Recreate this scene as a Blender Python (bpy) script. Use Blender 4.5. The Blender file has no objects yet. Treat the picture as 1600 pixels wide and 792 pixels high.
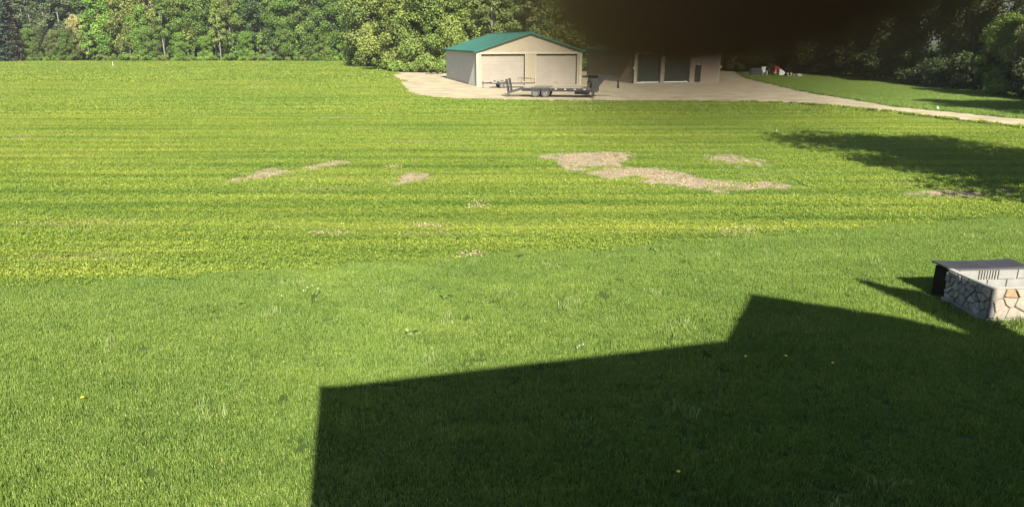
import bpy, bmesh, math, random
import numpy as np
from mathutils import Vector, Matrix

random.seed(7); RNG = np.random.default_rng(11)
C = bpy.context.scene.collection
scene = bpy.context.scene

# ------------------------------------------------------------------ camera
F, H = 1120.0, 5.0                               # focal length in photo pixels, eye height in metres
TH = math.atan((396 - 65) / F)                   # downward pitch: horizon at photo row 65
cT, sT = math.cos(TH), math.sin(TH)
cam_d = bpy.data.cameras.new('camera'); cam = bpy.data.objects.new('camera', cam_d); C.objects.link(cam)
cam.location = (0, 0, H); cam.rotation_euler = (math.pi / 2 - TH, 0, 0)
cam_d.sensor_width = 36; cam_d.lens = F / 1600 * 36
cam_d.clip_start = 0.004; cam_d.clip_end = 3000
cam_d.dof.use_dof = True; cam_d.dof.focus_distance = 45; cam_d.dof.aperture_fstop = cam_d.lens / 4.8   # 4.8 mm aperture
scene.camera = cam

# ------------------------------------------------------------------ light
AZ, EL = math.radians(12.3), math.radians(36)    # shadows run forward and 12.3 degrees to the left
sd = Vector((-math.sin(AZ), math.cos(AZ), 0))
world = bpy.data.worlds.new('World'); scene.world = world; world.use_nodes = True
wn = world.node_tree; bg = wn.nodes['Background']
sky = wn.nodes.new('ShaderNodeTexSky'); sky.sky_type = 'NISHITA'; sky.sun_disc = False
sky.sun_elevation = EL; sky.sun_rotation = math.atan2(-sd.x, -sd.y)
wn.links.new(sky.outputs[0], bg.inputs[0]); bg.inputs[1].default_value = 0.056
sun_d = bpy.data.lights.new('sun', 'SUN'); sun_d.energy = 5.0; sun_d.angle = math.radians(0.53); sun_d.color = (1, 0.94, 0.82)
sun = bpy.data.objects.new('sun', sun_d); C.objects.link(sun)
sun.rotation_euler = Vector((sd.x * math.cos(EL), sd.y * math.cos(EL), -math.sin(EL))).to_track_quat('-Z', 'Y').to_euler()
sun.location = (20, -60, 60)
vs = scene.view_settings; vs.view_transform = 'Standard'; vs.look = 'None'; vs.gamma = 1; vs.use_curve_mapping = False
vs.exposure = 1.38

HAZE = 0.00022
# ------------------------------------------------------------------ helpers
def gp(px, py, z=0.0):
    x = (px - 800) / F; y = -(py - 396) / F
    t = (z - H) / (-sT + y * cT)
    return Vector((x * t, (cT + y * sT) * t, z))
def project(p):
    z = p[2] - H; D = p[1] * cT - z * sT; U = p[1] * sT + z * cT
    return 800 + F * p[0] / D, 396 - F * U / D

def tag(o, label, cat, group=None):
    o['label'] = label; o['category'] = cat
    if group: o['group'] = group
    return o
def thing(name, label, cat, loc=(0, 0, 0), rz=0.0, group=None):
    o = bpy.data.objects.new(name, None); C.objects.link(o); o.location = loc; o.rotation_euler = (0, 0, rz)
    o.empty_display_size = 0.2
    return tag(o, label, cat, group)
def link(name, me, parent=None):
    o = bpy.data.objects.new(name, me); C.objects.link(o)
    if parent is not None: o.parent = parent
    return o
def np_mesh(name, V, Q, mat, attrs=None, smooth=False):
    """V (n,3), Q (m,k) index array -> mesh, with float point attributes"""
    me = bpy.data.meshes.new(name); V = np.asarray(V, dtype=np.float32); Q = np.asarray(Q, dtype=np.int32)
    m, k = Q.shape
    me.vertices.add(len(V)); me.vertices.foreach_set('co', V.ravel())
    me.loops.add(m * k); me.loops.foreach_set('vertex_index', Q.ravel())
    me.polygons.add(m); me.polygons.foreach_set('loop_start', np.arange(0, m * k, k, dtype=np.int32))
    me.update(calc_edges=True)
    for an, arr in (attrs or {}).items():
        a = me.attributes.new(an, 'FLOAT', 'POINT'); a.data.foreach_set('value', np.asarray(arr, dtype=np.float32))
    if smooth: me.polygons.foreach_set('use_smooth', np.ones(m, dtype=bool))
    me.materials.append(mat)
    return me

class MB:
    """collects boxes, tubes and prisms; build() links them as one mesh"""
    def __init__(s): s.v = []; s.f = []
    def add(s, v, f):
        n = len(s.v); s.v += [tuple(p) for p in v]; s.f += [tuple(i + n for i in q) for q in f]; return s
    def box(s, x0, x1, y0, y1, z0, z1):
        v = [(x, y, z) for z in (z0, z1) for (x, y) in ((x0, y0), (x1, y0), (x1, y1), (x0, y1))]
        return s.add(v, [(3, 2, 1, 0), (4, 5, 6, 7), (0, 1, 5, 4), (1, 2, 6, 5), (2, 3, 7, 6), (3, 0, 4, 7)])
    def beam(s, p0, p1, w, h, up=(0, 0, 1)):
        p0, p1 = Vector(p0), Vector(p1); d = (p1 - p0).normalized(); up = Vector(up)
        if abs(d.dot(up)) > 0.98: up = Vector((0, 1, 0))
        r = d.cross(up).normalized(); u = r.cross(d).normalized()
        v = [p + r * a * w / 2 + u * b * h / 2 for p in (p0, p1) for (a, b) in ((-1, -1), (1, -1), (1, 1), (-1, 1))]
        return s.add(v, [(3, 2, 1, 0), (4, 5, 6, 7), (0, 1, 5, 4), (1, 2, 6, 5), (2, 3, 7, 6), (3, 0, 4, 7)])
    def tube(s, pts, rad, n=8, cap=True):
        pts = [Vector(p) for p in pts]; rad = rad if isinstance(rad, (list, tuple)) else [rad] * len(pts)
        v = []
        for i, p in enumerate(pts):
            d = (pts[min(i + 1, len(pts) - 1)] - pts[max(i - 1, 0)]).normalized()
            a = Vector((1, 0, 0)) if abs(d.x) < 0.9 else Vector((0, 1, 0))
            r = d.cross(a).normalized(); u = d.cross(r)
            v += [p + (r * math.cos(2 * math.pi * k / n) + u * math.sin(2 * math.pi * k / n)) * rad[i] for k in range(n)]
        f = [(i * n + k, i * n + (k + 1) % n, (i + 1) * n + (k + 1) % n, (i + 1) * n + k) for i in range(len(pts) - 1) for k in range(n)]
        if cap: f += [tuple(range(n))[::-1], tuple((len(pts) - 1) * n + k for k in range(n))]
        return s.add(v, f)
    def prism(s, poly, M0, M1):
        """poly of 2-d points; M0/M1 map (a,b) to the two end faces"""
        n = len(poly); v = [M0(a, b) for a, b in poly] + [M1(a, b) for a, b in poly]
        return s.add(v, [tuple(range(n))[::-1], tuple(range(n, 2 * n))] + [(k, (k + 1) % n, n + (k + 1) % n, n + k) for k in range(n)])
    def lathe(s, prof, n=16, M=lambda x, y, z: (x, y, z)):
        """prof: list of (r, z) turned about z"""
        v = [M(r * math.cos(2 * math.pi * k / n), r * math.sin(2 * math.pi * k / n), z) for r, z in prof for k in range(n)]
        f = [(i * n + k, i * n + (k + 1) % n, (i + 1) * n + (k + 1) % n, (i + 1) * n + k) for i in range(len(prof) - 1) for k in range(n)]
        return s.add(v, f)
    def mesh(s, name, mat, smooth=False, bevel=0):
        me = bpy.data.meshes.new(name); me.from_pydata(s.v, [], s.f)
        bm = bmesh.new(); bm.from_mesh(me)
        bmesh.ops.recalc_face_normals(bm, faces=bm.faces)
        if bevel: bmesh.ops.bevel(bm, geom=bm.edges[:], offset=bevel, segments=1, affect='EDGES')
        bm.to_mesh(me); bm.free()
        if smooth:
            for p in me.polygons: p.use_smooth = True
        me.materials.append(mat); return me
    def build(s, name, mat, parent=None, smooth=False, bevel=0):
        return link(name, s.mesh(name, mat, smooth, bevel), parent)

# ------------------------------------------------------------------ materials
def new_mat(name):
    m = bpy.data.materials.new(name); m.use_nodes = True
    return m, m.node_tree, m.node_tree.nodes, m.node_tree.links, m.node_tree.nodes['Principled BSDF']
def ramp(nt, stops, fac=None):
    r = nt.nodes.new('ShaderNodeValToRGB'); e = r.color_ramp.elements
    while len(e) < len(stops): e.new(0.5)
    for i, (p, c) in enumerate(stops): e[i].position = p; e[i].color = (*c, 1)
    if fac is not None: nt.links.new(fac, r.inputs[0])
    return r.outputs[0]
def noise(nt, scale, detail=4, vec=None, rough=0.6):
    n = nt.nodes.new('ShaderNodeTexNoise'); n.inputs['Scale'].default_value = scale; n.inputs['Detail'].default_value = detail
    n.inputs['Roughness'].default_value = rough
    if vec is not None: nt.links.new(vec, n.inputs['Vector'])
    return n.outputs['Fac']
def position(nt, scale=(1, 1, 1), rot=0.0):
    g = nt.nodes.new('ShaderNodeNewGeometry'); mp = nt.nodes.new('ShaderNodeMapping')
    mp.inputs['Scale'].default_value = scale; mp.inputs['Rotation'].default_value = (0, 0, rot)
    nt.links.new(g.outputs['Position'], mp.inputs['Vector']); return mp.outputs[0]
def mix(nt, a, b, fac, mode='MIX'):
    x = nt.nodes.new('ShaderNodeMix'); x.data_type = 'RGBA'; x.blend_type = mode
    for i, v in ((0, fac), (6, a), (7, b)):
        if isinstance(v, (int, float)): x.inputs[i].default_value = v
        elif isinstance(v, tuple): x.inputs[i].default_value = (*v, 1)
        else: nt.links.new(v, x.inputs[i])
    return x.outputs[2]
def bump(nt, bsdf, h, strength=0.4, dist=0.02):
    b = nt.nodes.new('ShaderNodeBump'); b.inputs['Strength'].default_value = strength; b.inputs['Distance'].default_value = dist
    nt.links.new(h, b.inputs['Height']); nt.links.new(b.outputs[0], bsdf.inputs['Normal'])
def surf(name, c0, c1, scale=3, rough=0.7, metal=0.0, bmp=0.2, fine=60, objcoord=True, spec=0.4):
    m, nt, n, l, b = new_mat(name)
    vec = None
    if objcoord:
        tc = n.new('ShaderNodeTexCoord'); vec = tc.outputs['Object']
    a = noise(nt, scale, 6, vec); f = noise(nt, fine, 3, vec)
    col = ramp(nt, [(0.3, c0), (0.7, c1)], a)
    col = mix(nt, col, ramp(nt, [(0.35, (0.72, 0.72, 0.72)), (0.65, (1, 1, 1))], f), 0.6, 'MULTIPLY')
    l.new(col, b.inputs['Base Color']); b.inputs['Roughness'].default_value = rough; b.inputs['Metallic'].default_value = metal
    b.inputs['Specular IOR Level'].default_value = spec
    if bmp: bump(nt, b, f, bmp, 0.005)
    return m

def leaf_mat(name, stops, tint='object', trans=0.35, rough=0.55, world_col=None, spec=0.25, tmul=(1.0, 1.0, 0.7)):
    """leaf faces: colour from the leaf's own random value, tinted per plant; light passes through"""
    m, nt, n, l, b = new_mat(name)
    at = n.new('ShaderNodeAttribute'); at.attribute_name = 'rnd'
    col = ramp(nt, stops, at.outputs['Fac'])
    if tint == 'object':
        oi = n.new('ShaderNodeObjectInfo'); col = mix(nt, col, oi.outputs['Color'], 1.0, 'MULTIPLY')
    if world_col is not None: col = world_col(nt, col)
    l.new(col, b.inputs['Base Color']); b.inputs['Roughness'].default_value = rough; b.inputs['Specular IOR Level'].default_value = spec
    t = n.new('ShaderNodeBsdfTranslucent'); l.new(mix(nt, col, tmul, 1.0, 'MULTIPLY'), t.inputs[0])
    ms = n.new('ShaderNodeMixShader'); ms.inputs[0].default_value = trans
    l.new(b.outputs[0], ms.inputs[1]); l.new(t.outputs[0], ms.inputs[2]); l.new(ms.outputs[0], n['Material Output'].inputs[0])
    return m

def lawn_col(nt, col):
    big = noise(nt, 1.0, 3, position(nt, (0.35, 0.55, 1)))
    mid = noise(nt, 1.0, 4, position(nt, (1.6, 2.2, 1)))
    col = mix(nt, col, ramp(nt, [(0.3, (0.84, 0.88, 0.86)), (0.5, (0.98, 0.98, 0.96)), (0.72, (1.18, 1.10, 1.06))], big), 1.0, 'MULTIPLY')
    return mix(nt, col, ramp(nt, [(0.3, (0.84, 0.88, 0.86)), (0.7, (1.14, 1.10, 1.08))], mid), 1.0, 'MULTIPLY')
def crop_col(nt, col):
    st = noise(nt, 1.0, 4, position(nt, (0.035, 0.8, 1), 0.02))
    st2 = noise(nt, 1.0, 3, position(nt, (0.10, 2.4, 1), 0.03))
    big = noise(nt, 1.0, 3, position(nt, (0.05, 0.07, 1)))
    col = mix(nt, col, ramp(nt, [(0.33, (0.74, 0.83, 0.72)), (0.5, (0.97, 0.98, 0.92)), (0.64, (1.14, 1.09, 1.04))], st), 1.0, 'MULTIPLY')
    col = mix(nt, col, ramp(nt, [(0.35, (0.78, 0.86, 0.8)), (0.65, (1.2, 1.1, 1.05))], st2), 1.0, 'MULTIPLY')
    col = mix(nt, col, ramp(nt, [(0.35, (0.86, 0.94, 0.9)), (0.65, (1.1, 1.05, 1.0))], big), 1.0, 'MULTIPLY')
    wv = nt.nodes.new('ShaderNodeTexWave'); wv.bands_direction = 'Y'; wv.inputs['Scale'].default_value = 0.17; wv.inputs['Distortion'].default_value = 6.0; wv.inputs['Detail'].default_value = 3; wv.inputs['Detail Scale'].default_value = 1.5
    nt.links.new(position(nt, (0.18, 1.0, 1), 0.012), wv.inputs['Vector'])
    col = mix(nt, col, ramp(nt, [(0.0, (0.78, 0.84, 0.78)), (0.2, (0.97, 0.98, 0.97)), (0.75, (1.02, 1.01, 1.0)), (1.0, (1.08, 1.05, 1.03))], wv.outputs['Fac']), 1.0, 'MULTIPLY')
    dry = noise(nt, 1.0, 5, position(nt, (0.11, 0.5, 1), 0.04)); d2 = ramp(nt, [(0.60, (0, 0, 0)), (0.72, (0.6, 0.6, 0.6))], dry)
    return mix(nt, col, (0.34, 0.30, 0.14), d2)

M = {}
M['lawn'] = leaf_mat('lawn_blades', [(0, (0.088, 0.152, 0.028)), (0.45, (0.172, 0.268, 0.047)), (0.85, (0.265, 0.365, 0.080)), (1, (0.42, 0.44, 0.20))], None, 0.3, 0.5, lawn_col)
M['crop'] = leaf_mat('clover_leaves', [(0, (0.11, 0.165, 0.022)), (0.5, (0.24, 0.315, 0.052)), (0.88, (0.32, 0.395, 0.088)), (1, (0.40, 0.44, 0.17))], None, 0.3, 0.5, crop_col)
M['leaf'] = leaf_mat('tree_leaves', [(0, (0.55, 0.6, 0.55)), (0.5, (1, 1, 1)), (1, (1.5, 1.4, 1.3))], 'object', 0.3, 0.5)
M['straw'] = leaf_mat('straw', [(0, (0.22, 0.16, 0.09)), (0.6, (0.42, 0.34, 0.21)), (1, (0.55, 0.47, 0.30))], None, 0.15)
M['tuft'] = leaf_mat('tuft_blades', [(0, (0.13, 0.20, 0.05)), (0.6, (0.28, 0.36, 0.11)), (1, (0.45, 0.46, 0.22))], None, 0.3, 0.5)
M['weed'] = leaf_mat('weed_leaves', [(0, (0.05, 0.10, 0.02)), (1, (0.22, 0.28, 0.07))], None, 0.3)
M['bark'] = surf('bark', (0.10, 0.085, 0.065), (0.20, 0.175, 0.14), 2, 0.9, bmp=0.6, fine=14)
M['grey_bark'] = surf('grey_bark', (0.17, 0.155, 0.13), (0.29, 0.265, 0.225), 1.5, 0.9, bmp=0.4, fine=10)
M['pale_bark'] = surf('pale_bark', (0.30, 0.28, 0.23), (0.5, 0.47, 0.40), 1.5, 0.85, bmp=0.4, fine=10)

def ground_mat(name, stops, scale, fine_scale, strength=0.6, dist=0.03, stripes=None, rough=0.95):
    m, nt, n, l, b = new_mat(name)
    a = noise(nt, scale, 6, position(nt)); f = noise(nt, fine_scale, 4, position(nt))
    col = ramp(nt, stops, a)
    col = mix(nt, col, ramp(nt, [(0.3, (0.6, 0.6, 0.6)), (0.7, (1.15, 1.15, 1.15))], f), 0.8, 'MULTIPLY')
    if stripes: col = stripes(nt, col)
    l.new(col, b.inputs['Base Color']); b.inputs['Roughness'].default_value = rough; b.inputs['Specular IOR Level'].default_value = 0.15
    bump(nt, b, f, strength, dist)
    return m
M['ground'] = ground_mat('rough_grass_ground', [(0.3, (0.05, 0.085, 0.02)), (0.7, (0.11, 0.14, 0.04))], 0.3, 6)
M['lawn_soil'] = ground_mat('lawn_thatch', [(0.3, (0.035, 0.065, 0.013)), (0.7, (0.075, 0.11, 0.025))], 2, 40)
M['field_soil'] = ground_mat('field_ground', [(0.3, (0.10, 0.15, 0.03)), (0.7, (0.19, 0.25, 0.055))], 0.8, 5, 0.8, 0.06, crop_col)
def row_col(nt, col):
    w = noise(nt, 1.0, 5, position(nt, (0.9, 7.0, 1), 0.05))
    return mix(nt, col, ramp(nt, [(0.36, (0.55, 0.52, 0.46)), (0.55, (1.0, 1.0, 1.0)), (0.7, (1.25, 1.22, 1.15))], w), 1.0, 'MULTIPLY')
M['bare'] = ground_mat('bare_soil_stubble', [(0.3, (0.29, 0.23, 0.145)), (0.7, (0.46, 0.385, 0.265))], 2.2, 16, 1.0, 0.06, row_col)
def track_col(nt, col):
    w = noise(nt, 1.0, 5, position(nt, (0.3, 1.6, 1), -0.35))
    return mix(nt, col, ramp(nt, [(0.35, (0.68, 0.65, 0.60)), (0.55, (1.0, 1.0, 1.0)), (0.7, (1.12, 1.10, 1.06))], w), 1.0, 'MULTIPLY')
M['gravel'] = ground_mat('sandy_gravel', [(0.3, (0.36, 0.305, 0.195)), (0.7, (0.55, 0.475, 0.325))], 0.5, 9, 0.7, 0.03, track_col)
M['path'] = ground_mat('worn_dirt_path', [(0.3, (0.30, 0.24, 0.15)), (0.7, (0.46, 0.38, 0.26))], 0.9, 8, 0.6, 0.03)

M['cream'] = surf('cream_steel', (0.285, 0.245, 0.165), (0.325, 0.28, 0.195), 0.8, 0.45, bmp=0.05, fine=30)
M['cream_trim'] = surf('cream_trim', (0.34, 0.315, 0.23), (0.38, 0.35, 0.26), 0.8, 0.45, bmp=0.05, fine=30)
M['tan_side'] = surf('tan_steel_side', (0.42, 0.41, 0.39), (0.48, 0.47, 0.45), 0.7, 0.5, bmp=0.05, fine=25)
M['door_tan'] = surf('door_tan', (0.25, 0.22, 0.175), (0.29, 0.255, 0.205), 0.9, 0.5, bmp=0.05, fine=25)
M['green'] = surf('green_steel', (0.012, 0.085, 0.066), (0.02, 0.115, 0.088), 0.7, 0.4, bmp=0.05, fine=25)
M['green_door'] = surf('green_door', (0.022, 0.036, 0.031), (0.032, 0.048, 0.042), 0.8, 0.5, bmp=0.05, fine=25)
M['tan2'] = surf('tan_rib_steel', (0.30, 0.245, 0.185), (0.36, 0.30, 0.225), 0.7, 0.5, bmp=0.05, fine=25)
M['tan2_side'] = surf('brown_grey_side', (0.26, 0.23, 0.18), (0.32, 0.28, 0.22), 0.7, 0.5, bmp=0.05, fine=25)
M['white'] = surf('white_paint', (0.70, 0.70, 0.67), (0.82, 0.82, 0.79), 3, 0.5, bmp=0.1)
M['concrete'] = surf('concrete', (0.26, 0.25, 0.22), (0.36, 0.345, 0.31), 3, 0.9, bmp=0.4)
M['block'] = surf('grey_block', (0.22, 0.215, 0.195), (0.30, 0.295, 0.275), 5, 0.95, bmp=0.7, fine=90)
M['block_pale'] = surf('pale_joint_block', (0.33, 0.32, 0.265), (0.40, 0.385, 0.325), 5, 0.95, bmp=0.7, fine=90)
M['mortar'] = surf('mortar', (0.085, 0.08, 0.07), (0.15, 0.14, 0.125), 6, 0.95, bmp=0.6, fine=80)
M['black'] = surf('black_sheet', (0.028, 0.027, 0.030), (0.05, 0.048, 0.052), 2, 0.55, bmp=0.15, fine=50)
M['dark_brown'] = surf('dark_brown_board', (0.016, 0.014, 0.010), (0.030, 0.026, 0.018), 3, 0.95, bmp=0.3, spec=0.1)
M['dark_metal'] = surf('dark_grey_metal', (0.030, 0.034, 0.036), (0.055, 0.06, 0.062), 2, 0.55, 0.0, 0.1)
M['frame_black'] = surf('black_frame_paint', (0.02, 0.02, 0.022), (0.045, 0.045, 0.048), 2, 0.5, 0.1, 0.1)
M['tyre'] = surf('tyre_rubber', (0.05, 0.049, 0.047), (0.09, 0.088, 0.085), 4, 0.9, bmp=0.3)
M['rim'] = surf('wheel_steel', (0.12, 0.12, 0.12), (0.30, 0.30, 0.30), 6, 0.5, 0.4)
M['plank'] = surf('deck_plank', (0.30, 0.25, 0.18), (0.48, 0.41, 0.31), 3, 0.9, bmp=0.3)
M['red'] = surf('red_paint', (0.34, 0.012, 0.012), (0.45, 0.02, 0.02), 3, 0.4, bmp=0.05)
M['red_rust'] = surf('red_brown_paint', (0.16, 0.04, 0.03), (0.24, 0.06, 0.045), 3, 0.6, bmp=0.1)
M['yellow'] = surf('dandelion_yellow', (0.75, 0.55, 0.02), (0.85, 0.66, 0.04), 30, 0.8, bmp=0)
M['puff'] = surf('seed_head', (0.55, 0.55, 0.5), (0.75, 0.75, 0.7), 30, 0.9, bmp=0)
M['stem'] = surf('flower_stem', (0.12, 0.18, 0.05), (0.18, 0.24, 0.07), 30, 0.8, bmp=0)
M['glass'] = surf('dark_glass', (0.02, 0.025, 0.03), (0.03, 0.035, 0.04), 1, 0.08, bmp=0, spec=0.6)
M['galv'] = surf('galvanised_steel', (0.10, 0.11, 0.115), (0.16, 0.17, 0.175), 4, 0.6, 0.2, 0.05)
M['siding'] = surf('house_siding', (0.42, 0.42, 0.40), (0.5, 0.5, 0.48), 1, 0.7, bmp=0.1)
M['shingle'] = surf('house_roof', (0.06, 0.058, 0.055), (0.11, 0.105, 0.10), 2, 0.9, bmp=0.4)
M['skin'] = surf('skin', (0.25, 0.105, 0.075), (0.31, 0.135, 0.10), 60, 0.5, bmp=0.1, fine=900)
M['sleeve'] = surf('dark_sleeve', (0.03, 0.03, 0.035), (0.05, 0.05, 0.055), 20, 0.95, bmp=0.2, fine=400)
M['stone'] = []
for i, (a, b_) in enumerate([((0.37, 0.34, 0.29), (0.53, 0.49, 0.43)), ((0.42, 0.36, 0.28), (0.58, 0.50, 0.40)), ((0.46, 0.30, 0.15), (0.62, 0.44, 0.26)),
                             ((0.30, 0.285, 0.265), (0.44, 0.42, 0.39)), ((0.48, 0.46, 0.43), (0.66, 0.63, 0.58))]):
    M['stone'].append(surf('field_stone_%d' % i, tuple(.56 * c for c in a), tuple(.64 * c for c in b_), 9, 0.9, bmp=0.8, fine=55))

# ------------------------------------------------------------------ ground sheets
def sheet(name, pts, z, mat, jit=0.0, step=None, parent=None, kind='structure'):
    """flat polygon through world (x, y) points, its edge optionally subdivided and made uneven"""
    out = []
    n = len(pts)
    for i in range(n):
        a, b = Vector(pts[i][:2]), Vector(pts[(i + 1) % n][:2])
        k = max(1, int((b - a).length / step)) if step else 1
        for j in range(k):
            p = a.lerp(b, j / k)
            if jit: p = p + Vector((random.uniform(-jit, jit), random.uniform(-jit, jit)))
            out.append((p.x, p.y, z))
    bm = bmesh.new(); f = bm.faces.new([bm.verts.new(p) for p in out])
    if f.normal.z < 0 or True:
        bm.normal_update()
        if f.normal.z < 0: f.normal_flip()
    bmesh.ops.triangulate(bm, faces=bm.faces[:])
    me = bpy.data.meshes.new(name); bm.to_mesh(me); bm.free(); me.materials.append(mat)
    o = link(name, me, parent)
    if parent is None: o['kind'] = kind
    return o

sheet('ground', [(-900, -300), (900, -300), (900, 1500), (-900, 1500)], -0.02, M['ground'])
edge_px = [(-900, 462), (-300, 452), (0, 445), (250, 437), (450, 425), (650, 412), (740, 403), (850, 397), (1000, 385), (1150, 374), (1300, 360), (1450, 347), (1600, 337), (1900, 318), (2600, 285)]
edge = [gp(*p) for p in edge_px]
EX = np.array([p.x for p in edge]); EY = np.array([p.y for p in edge])
def edge_y(x): return np.interp(x, EX, EY)
sheet('lawn', [(p.x, p.y) for p in edge] + [(60, -12), (-40, -12)], 0.0, M['lawn_soil'], 0.06, 0.8)
# gravel yard round the barns and the driveway leaving to the right
yard_px = [(604, 111), (612, 119), (622, 130), (630, 143), (648, 151), (700, 155.5), (800, 157.5), (900, 158.5), (1000, 159), (1100, 159), (1190, 160)]
drive_lo = [(1250, 161.5), (1350, 170), (1450, 181.5), (1600, 199), (1800, 224), (2200, 275)]
drive_hi = [(2200, 240), (1800, 207), (1600, 187), (1500, 177), (1400, 167.5), (1300, 151.5), (1250, 143), (1200, 131), (1165, 123)]
yard_hi = [(1145, 112), (1000, 106), (800, 104), (700, 108)]
YARD = [gp(*p) for p in yard_px + drive_lo + drive_hi + yard_hi]
sheet('gravel_yard', [(p.x, p.y) for p in YARD], 0.008, M['gravel'], 0.32, 0.6)
field_top = [(1600, 203), (1250, 163), (1100, 160), (800, 158), (640, 150), (612, 125), (600, 108), (545, 94.6), (300, 92), (0, 93), (-500, 95), (-900, 97)]
sheet('field', [(p.x, p.y) for p in edge[:-1]] + [tuple(gp(2200, 268)[:2])] + [tuple(gp(*p)[:2]) for p in field_top], 0.004, M['field_soil'])
path_px = [(600, 111), (580, 108), (565, 104), (552, 99), (530, 96.5), (480, 95.4), (480, 94.9), (540, 95.6), (562, 99), (575, 103), (600, 107)]
sheet('dirt_path', [tuple(gp(*p)[:2]) for p in path_px], 0.010, M['path'], 0.3, 2.0)

# bare soil patches in the field (photo pixels)
BARE_PX = [
    [(842, 247), (870, 242), (935, 240), (985, 239), (975, 246), (980, 251), (960, 258), (935, 260), (905, 266), (885, 262), (872, 252)],
    [(930, 272), (965, 263), (1010, 264), (1060, 270), (1085, 278), (1130, 284), (1150, 291), (1110, 300), (1090, 294), (1010, 286), (960, 281)],
    [(1130, 291), (1180, 285), (1215, 284), (1235, 296), (1180, 298), (1130, 300)],
    [(1125, 239), (1140, 240), (1155, 247), (1185, 255), (1190, 262), (1150, 263), (1135, 254), (1108, 252)],
    [(600, 286), (640, 272), (668, 273), (660, 282), (635, 290)],
    [(345, 286), (395, 274), (410, 266), (450, 262), (490, 257), (530, 253), (540, 255), (500, 264), (455, 270), (415, 277)],
    [(1415, 303), (1470, 298), (1530, 294), (1580, 298), (1560, 308), (1500, 308)],
    [(715, 320), (750, 316), (778, 317), (765, 323), (735, 325)],
    [(655, 352), (690, 350), (705, 352), (680, 360)],
    [(720, 396), (750, 391), (772, 393), (760, 402), (735, 405)],
    [(1105, 362), (1150, 357), (1200, 358), (1190, 366), (1130, 370)],
    [(485, 366), (515, 363), (545, 365), (520, 371)],
    [(1385, 287), (1430, 284), (1425, 288), (1395, 290)], [(605, 260), (620, 257), (622, 262), (608, 264)],
]
def grow(poly, k):
    c = sum(poly, Vector()) / len(poly); return [c + (p - c) * k for p in poly]
WEAK = [grow([gp(*p) for p in poly], 1.5) for poly in BARE_PX[7:]]       # thin straw showing through the clover
BARE = [grow([gp(*p) for p in poly], 1.12) for poly in BARE_PX[:7]]
for k_, poly in enumerate(BARE):
    sheet('bare_soil', [(p.x, p.y) for p in poly], 0.012 + 0.0004 * k_, M['bare'], 0.16, 0.25)

def inside(px, py, poly):
    x = np.array([p[0] for p in poly]); y = np.array([p[1] for p in poly]); r = np.zeros(len(px), bool); j = len(x) - 1
    for i in range(len(x)):
        c = ((y[i] > py) != (y[j] > py)) & (px < (x[j] - x[i]) * (py - y[i]) / (y[j] - y[i] + 1e-12) + x[i]); r ^= c; j = i
    return r

# ------------------------------------------------------------------ grass and crop, instanced patches
def blade_patch(name, size, n, h, w, mat, seed):
    r = np.random.default_rng(seed)
    p = r.uniform(-size / 2, size / 2, (n, 2)); hh = h * r.uniform(0.55, 1.25, n) ; ww = w * r.uniform(0.7, 1.3, n)
    cl = np.sin(p[:, 0] * 23 + seed) * np.cos(p[:, 1] * 19 + seed * 2); hh *= 1 + 0.22 * cl
    a = r.uniform(0, 2 * np.pi, n); lean = r.uniform(0.1, 0.75, n); d = np.stack([np.cos(a), np.sin(a)], 1); s = np.stack([-d[:, 1], d[:, 0]], 1)
    V = np.zeros((n, 5, 3)); up1 = hh * 0.6; up2 = hh * np.cos(lean * 0.9)
    V[:, 0, :2] = p - s * ww[:, None] / 2; V[:, 1, :2] = p + s * ww[:, None] / 2
    m = p + d * (hh * 0.22 * lean)[:, None]
    V[:, 2, :2] = m + s * ww[:, None] * 0.42; V[:, 3, :2] = m - s * ww[:, None] * 0.42; V[:, 2, 2] = V[:, 3, 2] = up1
    V[:, 4, :2] = p + d * (hh * 0.75 * lean)[:, None]; V[:, 4, 2] = up2
    i = np.arange(n)[:, None] * 5
    T = np.concatenate([i + [0, 1, 2], i + [0, 2, 3], i + [3, 2, 4]])
    rn = np.clip(r.beta(2, 2.2, n), 0, 0.95); rn[r.random(n) < 0.03] = 1
    return np_mesh(name, V.reshape(-1, 3), T, mat, {'rnd': np.repeat(rn, 5)})
def leaf_patch(name, size, n, h, leaf, mat, seed):
    """low clover: small folded leaves at random heights and tilts"""
    r = np.random.default_rng(seed)
    p = np.zeros((n, 3)); p[:, :2] = r.uniform(-size / 2, size / 2, (n, 2))
    cl = 0.5 + 0.5 * np.sin(p[:, 0] * 7.3 / size * 1.2 + seed) * np.cos(p[:, 1] * 9.1 / size * 1.2 + 2 * seed)
    p[:, 2] = h * (0.25 + 0.75 * r.random(n)) * (0.55 + 0.6 * cl)
    return quad_leaves(name, p, leaf, r, mat, np.array([0, 0, 1.0]), 0.75)
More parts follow.
